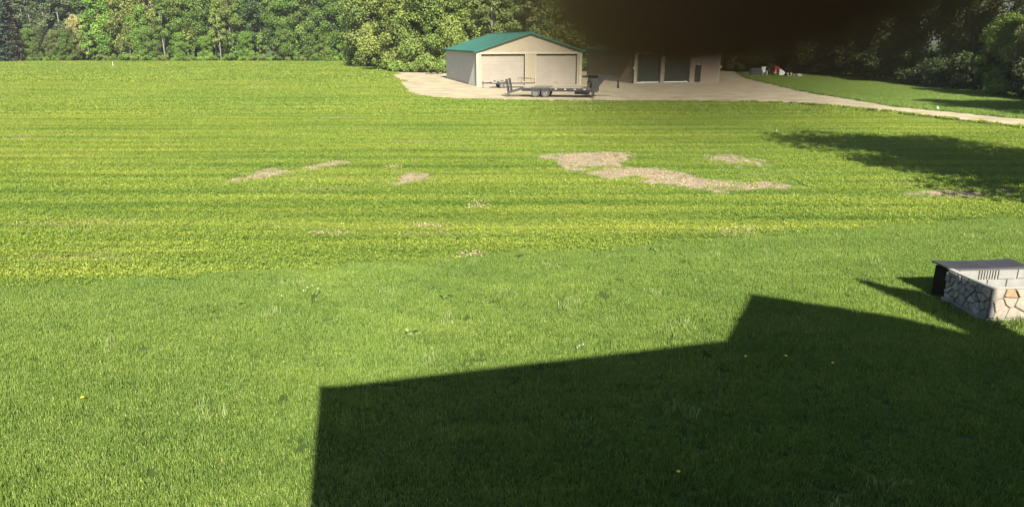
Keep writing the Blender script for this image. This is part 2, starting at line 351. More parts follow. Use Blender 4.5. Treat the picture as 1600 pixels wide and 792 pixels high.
def quad_leaves(name, p, size, r, mat, nrm, spread, rnd=None):
    """one folded diamond (two triangles) at each point p, normals scattered about nrm"""
    n = len(p); nr = nrm + r.normal(0, spread, (n, 3)); nr /= np.linalg.norm(nr, axis=1)[:, None] + 1e-9
    t = np.cross(nr, r.normal(0, 1, (n, 3))); t /= np.linalg.norm(t, axis=1)[:, None] + 1e-9
    b = np.cross(nr, t); sz = (size * r.uniform(0.6, 1.35, n))[:, None]
    V = np.stack([p - t * sz * 0.5, p + b * sz * 0.36 - nr * sz * 0.12, p + t * sz * 0.55 - nr * sz * 0.06, p - b * sz * 0.36 - nr * sz * 0.12], 1)
    i = np.arange(n)[:, None] * 4
    T = np.concatenate([i + [0, 1, 2], i + [0, 2, 3]])
    if rnd is None:
        rnd = np.clip(r.beta(2, 2.2, n), 0, 0.95); rnd[r.random(n) < 0.02] = 1
    return np_mesh(name, V.reshape(-1, 3), T, mat, {'rnd': np.repeat(rnd, 4)})

def scatter(name, label, cat, pts, scl, meshes, rot=None):
    """one object: patches instanced on points by geometry nodes"""
    src = bpy.data.collections.new(name + '_patches')
    for i, me in enumerate(meshes):
        o = bpy.data.objects.new('%s_patch' % name, me); src.objects.link(o)
    n = len(pts)
    me = bpy.data.meshes.new(name); me.vertices.add(n); me.vertices.foreach_set('co', np.asarray(pts, np.float32).ravel())
    a = me.attributes.new('idx', 'INT', 'POINT'); a.data.foreach_set('value', RNG.integers(0, len(meshes), n).astype(np.int32))
    R = np.zeros((n, 3), np.float32); R[:, 2] = RNG.uniform(0, 2 * np.pi, n) if rot is None else rot
    a = me.attributes.new('rot', 'FLOAT_VECTOR', 'POINT'); a.data.foreach_set('vector', R.ravel())
    a = me.attributes.new('scl', 'FLOAT_VECTOR', 'POINT'); a.data.foreach_set('vector', np.asarray(scl, np.float32).ravel())
    o = link(name, me); tag(o, label, cat); o['kind'] = 'stuff'
    ng = bpy.data.node_groups.new(name, 'GeometryNodeTree')
    ng.interface.new_socket('Geometry', in_out='INPUT', socket_type='NodeSocketGeometry')
    ng.interface.new_socket('Geometry', in_out='OUTPUT', socket_type='NodeSocketGeometry')
    N = ng.nodes; gi = N.new('NodeGroupInput'); go = N.new('NodeGroupOutput')
    ci = N.new('GeometryNodeCollectionInfo'); ci.inputs['Collection'].default_value = src; ci.inputs['Separate Children'].default_value = True; ci.inputs['Reset Children'].default_value = True
    ip = N.new('GeometryNodeInstanceOnPoints'); ip.inputs['Pick Instance'].default_value = True
    def att(nm, t):
        x = N.new('GeometryNodeInputNamedAttribute'); x.data_type = t; x.inputs['Name'].default_value = nm; return x.outputs['Attribute']
    L = ng.links
    L.new(gi.outputs[0], ip.inputs['Points']); L.new(ci.outputs[0], ip.inputs['Instance'])
    L.new(att('idx', 'INT'), ip.inputs['Instance Index']); L.new(att('rot', 'FLOAT_VECTOR'), ip.inputs['Rotation']); L.new(att('scl', 'FLOAT_VECTOR'), ip.inputs['Scale'])
    L.new(ip.outputs[0], go.inputs[0])
    md = o.modifiers.new('scatter', 'NODES'); md.node_group = ng
    return o
def grid(x0, x1, y0, y1, step):
    xs, ys = np.meshgrid(np.arange(x0, x1, step), np.arange(y0, y1, step)); p = np.stack([xs.ravel(), ys.ravel()], 1)
    return p + RNG.uniform(-0.35, 0.35, p.shape) * step
def in_view(p, margin=3.0): return np.abs(p[:, 0]) < 0.735 * (p[:, 1] + 1.2) + margin
def vnoise(x, y, sx, sy, seed):
    """smooth value noise in numpy"""
    r = np.random.default_rng(seed); g = r.random((64, 64)); u, v = x * sx + 1000, y * sy + 1000
    i, j = np.floor(u).astype(int), np.floor(v).astype(int); fu, fv = u - i, v - j; fu = fu * fu * (3 - 2 * fu); fv = fv * fv * (3 - 2 * fv)
    G = lambda a, b: g[a % 64, b % 64]
    return (G(i, j) * (1 - fu) + G(i + 1, j) * fu) * (1 - fv) + (G(i, j + 1) * (1 - fu) + G(i + 1, j + 1) * fu) * fv

# grill pit footprint is needed before the grass is laid
PA = Vector((8.79, 12.40, 0)); PB = Vector((8.70, 13.57, 0))
pit_dir = Vector((PB.x - PA.x, PB.y - PA.y, 0)).normalized(); pit_r = Vector((pit_dir.y, -pit_dir.x, 0)); pit_len = (PB - PA).length
def pit_uv(p):
    d0 = p[:, 0] - PA.x; d1 = p[:, 1] - PA.y
    return d0 * pit_r.x + d1 * pit_r.y, d0 * pit_dir.x + d1 * pit_dir.y

p = grid(-24, 30, 4.2, 27, 0.45); p = p[in_view(p, 2.5) & (p[:, 1] < edge_y(p[:, 0]) + 0.05)]
u, v = pit_uv(p); p = p[~((u > -0.12) & (v > -0.12) & (v < pit_len + .55))]
hn = 0.62 + 0.55 * vnoise(p[:, 0], p[:, 1], 0.9, 0.9, 3) + 0.35 * vnoise(p[:, 0], p[:, 1], 0.25, 0.35, 4)
s = np.stack([np.ones(len(p)), np.ones(len(p)), hn], 1)
scatter('lawn_grass', 'fine mown green lawn grass beside the house', 'grass', np.c_[p, np.zeros(len(p))], s,
        [blade_patch('lawn_patch', 0.62, 1700, 0.062, 0.006, M['lawn'], k) for k in range(8)])

q = grid(-18, 22, 5, 22, 1.9); q = q[in_view(q, 2) & (q[:, 1] < edge_y(q[:, 0]) - .4) & (RNG.random(len(q)) < .5)]
u, v = pit_uv(q); q = q[~((u > -0.25) & (v > -0.2) & (v < pit_len + .9))]
q = np.concatenate([q + RNG.normal(0, .13, q.shape) for _ in range(4)])
scatter('grass_tufts', 'longer paler grass tufts standing out of the lawn', 'grass', np.c_[q, np.zeros(len(q))], RNG.uniform(.7, 1.3, (len(q), 1)) * np.array([[1, 1, 1]]),
        [blade_patch('tuft_patch', .2, 34, .13, .008, M['tuft'], 300 + k) for k in range(4)])
q = grid(-16, 18, 5, 20, 1.3); q = q[in_view(q, 1) & (q[:, 1] < edge_y(q[:, 0]) - .3) & (RNG.random(len(q)) < .12)]
u, v = pit_uv(q); q = q[~((u > -0.25) & (v > -0.2) & (v < pit_len + .9))]
scatter('lawn_weeds', 'small broad leaved weeds spread through the lawn', 'weeds', np.c_[q, np.full(len(q), .02)], RNG.uniform(.7, 1.5, (len(q), 1)) * np.array([[1, 1, 1]]),
        [leaf_patch('lawn_weed_patch', .16, 16, .075, .06, M['weed'], 310 + k) for k in range(3)])
bare_in = lambda q: np.any([inside(q[:, 0], q[:, 1], b) for b in BARE], axis=0)
bare_any = lambda q: bare_in(q) | bare_in(q + [.34, .14]) | bare_in(q + [-.34, -.14]) | bare_in(q + [0, .32]) | bare_in(q - [0, .32])
def crop_zone(y0, y1, step, size_scale, margin):
    q = grid(-150 if y1 > 60 else -60, 60, y0, y1, step); q = q[in_view(q, margin)]
    q = q[q[:, 1] > edge_y(q[:, 0]) + step * 0.1]
    q = q[inside(q[:, 0], q[:, 1], FIELD)]
    q = q[~inside(q[:, 0], q[:, 1], YARD)]
    jx = q + np.stack([vnoise(q[:, 0], q[:, 1], 1.1, 1.1, 31) - .5, vnoise(q[:, 0], q[:, 1], 1.1, 1.1, 32) - .5], 1) * .6
    thin = bare_any(jx); q = q[~thin | (vnoise(q[:, 0], q[:, 1], .9, .9, 33) > .80)]
    st = vnoise(q[:, 0], q[:, 1], 0.05, 0.62, 8); st2 = vnoise(q[:, 0], q[:, 1], 0.4, 1.0, 9)
    hz = 0.45 + 0.55 * st + 0.45 * st2
    return np.c_[q, np.zeros(len(q))], np.stack([np.full(len(q), size_scale)] * 2 + [hz * size_scale], 1)
FIELD = [tuple(p_) for p_ in [(e.x, e.y) for e in edge[:-1]]] + [tuple(gp(2200, 268)[:2])] + [tuple(gp(*q)[:2]) for q in field_top]
a, b_ = crop_zone(13, 52, 0.55, 1.0, 3)
scatter('field_clover', 'low bright green clover crop covering the nearer field', 'crop', a, b_,
        [leaf_patch('clover_patch', 0.74, 760, 0.10, 0.037, M['crop'], k) for k in range(7)])
a, b_ = crop_zone(52, 96, 1.3, 1.0, 6)
c2, d2 = crop_zone(96, 200, 2.6, 1.0, 8)
scatter('distant_clover', 'low green clover crop on the far field up to the wood', 'crop', np.r_[a, c2], np.r_[b_, d2 * [1.9, 1.9, 1.5]],
        [leaf_patch('clover_patch', 1.7, 1700, 0.12, 0.065, M['crop'], 20 + k) for k in range(6)])
# small clumps and dry straw in and around the bare patches
cl, sw = [], []
for poly in BARE:
    xs, ys = [p.x for p in poly], [p.y for p in poly]
    for i in range(len(poly)):
        A, B = poly[i], poly[(i + 1) % len(poly)]
        for k in range(int((B - A).length / .13)): cl.append(tuple(A.lerp(B, random.random()) + Vector((random.gauss(0, .40), random.gauss(0, .34), .005))))
    n_ = int((max(xs) - min(xs)) * (max(ys) - min(ys)) * 9); g_ = np.stack([RNG.uniform(min(xs) - .8, max(xs) + .8, n_), RNG.uniform(min(ys) - .8, max(ys) + .8, n_)], 1)
    sw += [(x, y, .014) for x, y in g_[inside(g_[:, 0], g_[:, 1], poly) | (RNG.random(n_) < .15)]]
for poly in WEAK:
    xs, ys = [p.x for p in poly], [p.y for p in poly]; n_ = int((max(xs) - min(xs)) * (max(ys) - min(ys)) * 5)
    g_ = np.stack([RNG.uniform(min(xs), max(xs), n_), RNG.uniform(min(ys), max(ys), n_)], 1); sw += [(x, y, .06) for x, y in g_[inside(g_[:, 0], g_[:, 1], poly)]]
cl, sw = np.array(cl), np.array(sw)
scatter('clover_clumps', 'small clover clumps scattered around the bare soil patches', 'crop', cl, RNG.uniform(.5, 1.3, (len(cl), 1)) * np.array([[1, 1, 1]]),
        [leaf_patch('clump_patch', .22, 34, .06, .036, M['crop'], 210 + k) for k in range(4)])
scatter('straw_stubble', 'dry straw stubble lying on the bare soil patches', 'straw', sw, RNG.uniform(.7, 1.3, (len(sw), 1)) * np.array([[1, 1, 1]]),
        [leaf_patch('straw_patch', .5, 60, .02, .035, M['straw'], 220 + k) for k in range(4)])
# verge between driveway and the right-hand wood
VERGE = [gp(*q) for q in [(2200, 238), (1800, 205), (1600, 185.5), (1500, 176), (1400, 166), (1300, 150), (1250, 141), (1200, 129), (1165, 121), (1170, 114), (1300, 114), (1450, 130), (1600, 148), (1900, 180)]]
sheet('grass_verge', [(q.x, q.y) for q in VERGE], 0.004, M['lawn_soil'])
q = grid(20, 75, 35, 125, 0.8); q = q[inside(q[:, 0], q[:, 1], VERGE) & in_view(q, 6)]
scatter('verge_grass', 'green grass verge between the sandy driveway and dark trees', 'grass', np.c_[q, np.zeros(len(q))],
        np.stack([np.full(len(q), 1.9)] * 2 + [1.0 + 0.9 * vnoise(q[:, 0], q[:, 1], 0.4, 0.4, 6)], 1),
        [blade_patch('verge_patch', 0.62, 800, 0.10, 0.010, M['lawn'], 40 + k) for k in range(4)])
# ragged tufts along the gravel edge
tu = []
for a, b_ in zip((yard_px + drive_lo)[:-1], (yard_px + drive_lo)[1:]):
    A, B = gp(*a), gp(*b_)
    for k in range(int((B - A).length / 0.22)): tu.append(tuple(A.lerp(B, random.random()) + Vector((random.gauss(0, .16), random.gauss(-0.35, .25), 0))))
tu = np.array(tu)
scatter('edge_tufts', 'ragged grass tufts along the near edge of the gravel', 'grass', tu, RNG.uniform(0.6, 1.3, (len(tu), 1)) * np.array([[1, 1, 1.0]]),
        [leaf_patch('tuft_patch', 0.5, 90, 0.11, 0.09, M['crop'], 60 + k) for k in range(4)])

# ------------------------------------------------------------------ trees
def crown_points(r, lobes, n, shell=0.35):
    w = np.array([l[3] ** 2 for l in lobes]); k = r.choice(len(lobes), n, p=w / w.sum()); Lc = np.array(lobes)
    d = r.normal(0, 1, (n, 3)); d /= np.linalg.norm(d, axis=1)[:, None]
    rad = Lc[k, 3] * (shell + (1.08 - shell) * r.random(n) ** 0.6)
    p = Lc[k, :3] + d * rad[:, None] * np.array([1, 1, 0.8])
    lob = r.normal(0, 0.12, len(lobes))
    rnd = np.clip(0.42 + lob[k] + r.normal(0, 0.17, n) + 0.1 * d[:, 2], 0, 1)
    return p, d, rnd
def broad_variant(seed, h, rad, z0, nl, n, leaf, bark='bark', droop=0.0, trunk_r=None):
    r = np.random.default_rng(seed); lobes = []
    for i in range(nl):
        t = (i + 0.5) / nl; z = z0 + (h - z0) * t
        env = rad * (0.35 + 0.65 * math.sin(math.pi * min(1, 0.18 + 0.82 * t) ** 0.8)) if True else rad
        a = i * 2.4 + r.uniform(-.5, .5); q = env * r.uniform(0.2, 0.92); R = rad * r.uniform(0.15, 0.42)
        lobes.append((q * math.cos(a), q * math.sin(a), min(z, h - R * 0.7), R))
    p, d, rnd = crown_points(r, lobes, n)
    p[:, 2] = np.maximum(p[:, 2], 0.15 + r.random(n) * 0.4)
    crown = quad_leaves('crown', p, leaf, r, M['leaf'], d * 0.7 + np.array([0, 0, 0.35]), 0.55, rnd)
    mb = MB(); tr = trunk_r or h * 0.013
    bend = [(r.normal(0, .015) * h, r.normal(0, .015) * h) for _ in range(4)]
    pts = [(bend[i][0] * i / 3, bend[i][1] * i / 3, h * 0.86 * i / 3) for i in range(4)]
    pts[0] = (0, 0, -0.15)
    mb.tube(pts, [tr * 1.25, tr * 0.9, tr * 0.6, tr * 0.2], 7)
    for l in lobes[::2]:
        zz = max(0.12 * h, l[2] - 0.22 * h); f = zz / (h * 0.86); b0 = (bend[3][0] * f * 0.6, bend[3][1] * f * 0.6, zz)
        mid = (l[0] * 0.45, l[1] * 0.45, zz + (l[2] - zz) * 0.6)
        mb.tube([b0, mid, (l[0], l[1], l[2])], [tr * 0.42, tr * 0.28, tr * 0.1], 5)
    return mb.mesh('trunk', M[bark], True), crown
def spruce_variant(seed, h, rad, z0, n, leaf):
    r = np.random.default_rng(seed); mb = MB(); tr = h * 0.011
    mb.tube([(0, 0, -.15), (0, 0, h * .5), (0, 0, h * .98)], [tr * 1.2, tr * .7, tr * .1], 7)
    P, D, R_ = [], [], []
    tiers = int((h - z0) / 0.85)
    for i in range(tiers):
        t = i / tiers; z = z0 + (h - z0) * t; rr = rad * (1 - t) ** 0.85 * r.uniform(0.75, 1.1); nb = 7
        for k in range(nb):
            a = 2 * math.pi * (k + r.random() * .7) / nb; L = rr * r.uniform(0.7, 1.1); m = max(6, int(n / tiers / nb * (1.6 - t * 1.3)))
            f = np.sqrt(r.random(m)); x = np.cos(a) * L * f; y = np.sin(a) * L * f
            s = r.normal(0, 0.10 * L + .08, (m, 3))
            P.append(np.stack([x, y, z - 0.32 * L * f * f + 0.1 * L * f], 1) + s * [1, 1, .35]); D.append(np.tile([math.cos(a) * .4, math.sin(a) * .4, .8], (m, 1)))
            R_.append(np.clip(r.normal(.4, .17, m) + 0.2 * f, 0, 1))
            if k % 2 == 0: mb.tube([(0, 0, z), (math.cos(a) * L * .8, math.sin(a) * L * .8, z - .12 * L)], [tr * .25, tr * .06], 4)
    crown = quad_leaves('crown', np.concatenate(P), leaf, r, M['leaf'], np.concatenate(D), 0.5, np.concatenate(R_))
    return mb.mesh('trunk', M['bark'], True), crown
def pine_variant(seed, h, n, leaf):
    """tall forest pine: long bare trunk, flat clumps of needles above"""
    r = np.random.default_rng(seed); mb = MB(); tr = h * 0.0085
    mb.tube([(0, 0, -.15), (r.normal(0, .1), r.normal(0, .1), h * .5), (0, 0, h * .97)], [tr * 1.2, tr * .85, tr * .2], 7)
    lobes = []
    for i in range(30):
        z = h * (0.24 + 0.74 * (i + r.random()) / 30); a = i * 2.4; q = (1.1 - z / h) * h * .26 * r.uniform(.5, 1.2) + .3
        lobes.append((q * math.cos(a), q * math.sin(a), z, r.uniform(.9, 1.5)))
        mb.tube([(0, 0, z - .5), (q * math.cos(a), q * math.sin(a), z)], [tr * .25, tr * .08], 4)
    p, d, rnd = crown_points(r, lobes, n, 0.3); zc = np.array([l[2] for l in lobes])
    crown = quad_leaves('crown', p, leaf, r, M['leaf'], d * 0.4 + np.array([0, 0, 0.5]), 0.6, rnd)
    return mb.mesh('trunk', M['grey_bark'], True), crown
def shrub_variant(seed, h, rad, n, leaf):
    r = np.random.default_rng(seed); lobes = []
    for i in range(9):
        a = i * 2.4; q = rad * r.uniform(.1, .75); R = rad * r.uniform(.28, .46); lobes.append((q * math.cos(a), q * math.sin(a), r.uniform(R * .6, max(R * .65, h - R * .8)), R))
    p, d, rnd = crown_points(r, lobes, n); p[:, 2] = np.where(p[:, 2] < 0.03, r.uniform(.03, .5, n), p[:, 2])
    crown = quad_leaves('crown', p, leaf, r, M['leaf'], d * 0.6 + np.array([0, 0, 0.35]), 0.55, rnd)
    mb = MB()
    for l in lobes[:5]: mb.tube([(l[0] * .1, l[1] * .1, -.1), (l[0] * .5, l[1] * .5, l[2] * .6), (l[0], l[1], l[2])], [.07, .05, .02], 5)
    return mb.mesh('stem', M['bark'], True), crown

FAR = [broad_variant(100 + i, 20, 5.2, z0, 36, 12500, 0.40) for i, z0 in enumerate((2.0, 4.0, 3.0, 6.0, 1.5))]
PALE = [broad_variant(120 + i, 20, 3.6, 7.5, 14, 3000, 0.55, 'pale_bark', trunk_r=.12) for i in range(2)]
SLIM = [broad_variant(130 + i, 12, 2.0, .8, 13, 2200, 0.5, 'bark') for i in range(2)]
SPRUCE = [spruce_variant(140 + i, 20, 4.6, .6, 6500, 0.5) for i in range(2)]
PINE = [pine_variant(150 + i, 21, 5600, 0.44) for i in range(3)]
SHRUB = [shrub_variant(160 + i, 3.4, 2.6, 1500, 0.42) for i in range(4)]
NEAR = [broad_variant(170 + i, 17, 5.4, z0, 38, 18000, 0.34) for i, z0 in enumerate((0.8, 1.2, 1.8))]
SIDE = [broad_variant(180 + i, 15, 5.2, z0, 34, 14000, 0.32) for i, z0 in enumerate((0.6, 1.0, 3.0))]
SIDE_SHRUB = [shrub_variant(190 + i, 4.6, 3.2, 5200, 0.27) for i in range(3)]
YARD_TREE = [broad_variant(199, 15, 5.0, 4.4, 30, 11000, 0.26)]

def place(name, label, group, var, loc, sc=1.0, tint=(0.08, 0.13, 0.03), cat='tree', rz=None, zs=1.0, low='trunk'):
    t = thing(name, label, cat, (loc[0], loc[1], 0), random.uniform(0, 6.28) if rz is None else rz, group)
    t.scale = (sc, sc, sc * zs)
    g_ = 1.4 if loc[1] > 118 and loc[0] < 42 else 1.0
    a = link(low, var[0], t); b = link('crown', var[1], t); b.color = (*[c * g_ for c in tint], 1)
    return t
def at_px(px, y): return (px - 800) / F * (y * cT + H * sT), y
def jit(c, k=0.12): f = random.uniform(1 - k, 1 + k); return tuple(v * f * random.uniform(1 - k / 2, 1 + k / 2) for v in c)
T_MID, T_BRIGHT, T_YEL, T_DARK = (.095, .15, .032), (.13, .22, .035), (.20, .22, .06), (.055, .095, .032)
T_PINE, T_SPRUCE, T_PALE = (.085, .115, .055), (.04, .058, .04), (.30, .29, .12)

# far wood: front row from the photo, left to right
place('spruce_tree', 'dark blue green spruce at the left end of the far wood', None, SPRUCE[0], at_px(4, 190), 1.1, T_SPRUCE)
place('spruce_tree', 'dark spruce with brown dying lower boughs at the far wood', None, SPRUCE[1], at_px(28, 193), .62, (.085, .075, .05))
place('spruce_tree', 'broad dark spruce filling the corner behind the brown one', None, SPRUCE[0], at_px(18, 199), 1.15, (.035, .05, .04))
for px, y, sc in ((46, 204, 1.0), (58, 202, 1.02), (68, 206, .98), (80, 203, 1.04), (90, 207, 1.0), (102, 204, 1.0), (112, 208, 1.05), (124, 210, 1.0), (150, 212, 1.02), (74, 214, 1.1), (138, 216, 1.1), (36, 212, 1.1)):
    place('pine_tree', 'tall grey green pine with bare pale trunk in the far wood', 'pines in the far wood', random.choice(PINE), at_px(px, y), sc, jit(T_PINE))
for px, y, sc, c in ((50, 196, .48, T_MID), (60, 194.5, .30, (.11, .14, .04)), (70, 197, .42, (.10, .13, .04)), (84, 194.5, .34, (.12, .155, .045)), (94, 196, .46, (.11, .15, .04)), (108, 194.6, .36, T_MID), (113, 197, .5, (.10, .13, .04))):
    place('young_tree', 'rounded low green tree under the grey green pines', 'low trees under the pines', random.choice(FAR + NEAR), at_px(px, y), sc, jit(c))
place('pale_tree', 'pale yellow blossoming tree in front of the pines', None, FAR[0], at_px(125, 199), .56, T_PALE, zs=1.05)
place('slim_tree', 'slim upright fresh green tree beside a dark gap', None, SLIM[0], at_px(141, 195), .95, T_BRIGHT)
place('dark_tree', 'dark low tree in the gap beside the slim tree', None, NEAR[0], at_px(130, 201), .5, T_SPRUCE)
row = [(166, 199, 1.05, T_BRIGHT, FAR[0]), (186, 202, 1.05, T_YEL, FAR[2]), (206, 200, 1.0, (.16, .19, .05), FAR[1]), (226, 199, .7, T_BRIGHT, FAR[4]), (246, 204, 1.1, T_YEL, FAR[3]),
       (272, 201, .95, T_MID, FAR[0]), (292, 203, 1.05, (.14, .18, .045), FAR[2]), (318, 202, 1.0, T_MID, FAR[1]), (340, 205, 1.1, T_DARK, FAR[3]), (364, 201, .95, (.12, .165, .04), FAR[4]),
       (390, 203, 1.1, T_MID, FAR[0]), (412, 201, 1.0, T_DARK, FAR[1]), (436, 200, .95, T_MID, FAR[2]), (456, 202, 1.1, (.09, .155, .03), FAR[4]), (478, 199, 1.0, T_MID, FAR[0]), (500, 200, 1.05, T_DARK, FAR[2]), (522, 198, 1.0, (.10, .165, .032), FAR[4]), (540, 201, 1.05, T_DARK, FAR[0])]
for px, y, sc, c, v in row:
    lab = {T_BRIGHT: 'fresh bright green tree at the front of the far wood', T_YEL: 'yellow green tree at the front of the far wood', T_DARK: 'deep green tree at the front of the far wood'}.get(c, 'mid green leafy tree at the front of the far wood')
    place('leafy_tree', lab, 'trees along the far field edge', v, at_px(px, y), sc, jit(c, .08))
place('birch_tree', 'pale leaning trunk with sparse leaves before the far wood', None, PALE[0], at_px(259, 195.5), .72, T_MID)
place('sapling', 'round young tree on a thin pale trunk by the field edge', None, PALE[1], at_px(346, 194), .66, (.15, .20, .045))
for px, y, sc in ((195, 196, .5), (218, 195.5, .45), (236, 195, .42), (282, 195.5, .5), (300, 195, .46), (322, 195.6, .42), (368, 196, .5), (388, 195.3, .55), (410, 195, .5), (430, 195, .5), (450, 195.2, .55), (470, 195, .52), (492, 195, .5), (512, 194.6, .55), (532, 195, .5)):
    place('young_tree', 'low bushy tree along the foot of the far wood', 'low trees along the far wood', random.choice(NEAR + FAR[:2] + SLIM), at_px(px + random.uniform(-4, 4), y + random.uniform(0, 2.5)), sc * random.uniform(.6, 1.35), jit(random.choice((T_BRIGHT, T_MID, (.12, .19, .035)))))
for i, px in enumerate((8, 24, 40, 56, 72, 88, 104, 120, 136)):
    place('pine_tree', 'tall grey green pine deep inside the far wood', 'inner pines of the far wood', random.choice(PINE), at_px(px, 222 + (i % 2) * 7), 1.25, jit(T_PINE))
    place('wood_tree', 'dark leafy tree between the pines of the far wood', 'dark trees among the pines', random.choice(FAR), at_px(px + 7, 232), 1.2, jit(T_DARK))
for i in range(30):   # second and third rows, filling between the crowns
    px = 150 + i * 14.5
    place('wood_tree', 'tall tree inside the far wood showing between front trees', 'inner trees of the far wood', random.choice(FAR), at_px(px + random.uniform(-5, 5), 212 + (i % 3) * 8), random.uniform(1.15, 1.35), jit(random.choice((T_MID, T_DARK, T_DARK, (.12, .155, .05))), .15))
for i in range(40):   # shrub fringe at the foot of the far wood
    px = 48 + i * 12.6 + random.uniform(-3, 3)
    if 118 < px < 138: continue
    place('shrub', 'low green shrub at the foot of the far wood', 'shrubs along the far field edge', random.choice(SHRUB), at_px(px, 193.6 + random.uniform(-.3, .8)), random.uniform(.35, .62), jit(random.choice((T_BRIGHT, T_MID, (.15, .19, .05)))), 'shrub', low='stem')

# nearer wood behind and left of the pale barn
nw = [(570, 162, 1.1, (.12, .165, .045)), (596, 150, .95, (.16, .195, .05)), (618, 133, 1.0, (.155, .195, .05)), (645, 130, 1.02, (.16, .205, .05)), (672, 128, .98, (.14, .19, .045)), (700, 127, 1.0, (.15, .19, .045)), (728, 128, 1.05, (.15, .185, .05)),
      (580, 150, 1.25, (.12, .16, .045)), (610, 147, 1.3, (.15, .185, .05)), (640, 145, 1.3, (.17, .20, .055)), (670, 144, 1.3, (.14, .18, .05)), (705, 143, 1.3, (.16, .19, .055)), (740, 140, 1.25, (.15, .185, .05)), (770, 139, 1.2, (.13, .165, .045)), (800, 138, 1.2, (.12, .155, .04)), (830, 138, 1.2, (.12, .16, .04)), (860, 137, 1.2, (.12, .16, .04)), (890, 137, 1.2, (.13, .165, .045)), (920, 136, 1.1, (.15, .185, .05)), (950, 136, 1.2, (.12, .16, .04)), (985, 136, 1.2, (.12, .16, .04)), (1020, 136, 1.2, (.11, .15, .04)), (1060, 136, 1.2, (.12, .16, .04)), (1100, 136, 1.2, (.11, .15, .04)), (1140, 135, 1.2, (.10, .14, .04)), (1180, 133, 1.15, (.09, .13, .035))]
for px, y, sc, c in nw:
    vis = px <= 740
    place('leafy_tree', 'large billowing light green tree left of the pale barn' if vis else 'leafy tree in the wood behind the two barns', 'trees left of the pale barn' if vis else 'trees behind the barns', random.choice(NEAR), at_px(px, y), sc, jit(c, .08))
for px, y in ((772, 121), (786, 124), (793, 122), (822, 123), (840, 121), (846, 125), (757, 126), (810, 127)):
    place('birch_tree', 'slender pale trunked tree rising behind the green roof', 'pale trunks behind the barn', random.choice(PALE), at_px(px, y), .85, jit((.12, .16, .045)))
for px, y, sc in ((553, 172, .6), (566, 160, .6), (580, 150, .6), (592, 142, .6), (603, 134, .6), (612, 128.5, .75), (625, 126.5, .8), (640, 125, .7), (655, 124, .8), (668, 123, .7), (682, 122, .75), (696, 121, .7), (912, 128, .7), (926, 128, .75), (940, 129, .7)):
    place('shrub', 'leafy green bush at the edge of the gravel by the wood', 'bushes beside the gravel', random.choice(SHRUB), at_px(px, y), sc, jit((.14, .195, .045)), 'shrub', low='stem')

# dark wood on the right, running towards the viewer beyond the frame
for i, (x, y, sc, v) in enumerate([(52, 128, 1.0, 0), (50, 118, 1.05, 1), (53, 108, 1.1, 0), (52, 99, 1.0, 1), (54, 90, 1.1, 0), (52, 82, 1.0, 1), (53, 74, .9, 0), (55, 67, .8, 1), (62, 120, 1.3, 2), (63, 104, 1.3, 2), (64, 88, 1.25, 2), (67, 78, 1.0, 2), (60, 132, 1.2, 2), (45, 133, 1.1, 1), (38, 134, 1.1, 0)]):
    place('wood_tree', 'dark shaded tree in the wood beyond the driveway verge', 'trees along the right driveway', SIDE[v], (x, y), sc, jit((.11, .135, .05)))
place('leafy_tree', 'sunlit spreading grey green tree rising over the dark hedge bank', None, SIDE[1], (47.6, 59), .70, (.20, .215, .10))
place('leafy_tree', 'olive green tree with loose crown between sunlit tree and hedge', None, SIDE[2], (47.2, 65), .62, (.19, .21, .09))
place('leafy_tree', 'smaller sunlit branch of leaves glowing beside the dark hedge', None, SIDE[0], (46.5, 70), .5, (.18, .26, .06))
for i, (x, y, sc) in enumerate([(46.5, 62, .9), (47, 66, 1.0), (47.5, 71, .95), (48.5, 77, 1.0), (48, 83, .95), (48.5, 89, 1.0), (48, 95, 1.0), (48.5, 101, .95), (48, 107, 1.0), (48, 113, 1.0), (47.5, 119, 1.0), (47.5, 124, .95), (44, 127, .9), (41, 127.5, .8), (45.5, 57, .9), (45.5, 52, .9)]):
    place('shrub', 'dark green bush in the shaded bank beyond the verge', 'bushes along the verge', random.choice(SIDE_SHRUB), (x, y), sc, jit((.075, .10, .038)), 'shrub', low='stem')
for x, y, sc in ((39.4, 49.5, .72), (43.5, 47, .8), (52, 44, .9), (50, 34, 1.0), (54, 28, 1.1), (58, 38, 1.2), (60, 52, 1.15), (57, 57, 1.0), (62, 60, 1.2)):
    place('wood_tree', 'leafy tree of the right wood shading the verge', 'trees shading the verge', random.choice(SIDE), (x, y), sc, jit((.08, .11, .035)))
place('yard_tree', 'broad tree casting the dappled shadow on the clover', None, YARD_TREE[0], (21.0, 20.0), 1.0, (.08, .13, .03))
place('yard_tree', 'third tree of the group shading the clover by the drive', None, YARD_TREE[0], (24.6, 18.6), 1.0, (.08, .13, .03), rz=4.1)
place('yard_tree', 'second broad tree deepening the dappled shadow on the clover', None, YARD_TREE[0], (23.0, 17.2), .95, (.08, .13, .03), rz=2.2)

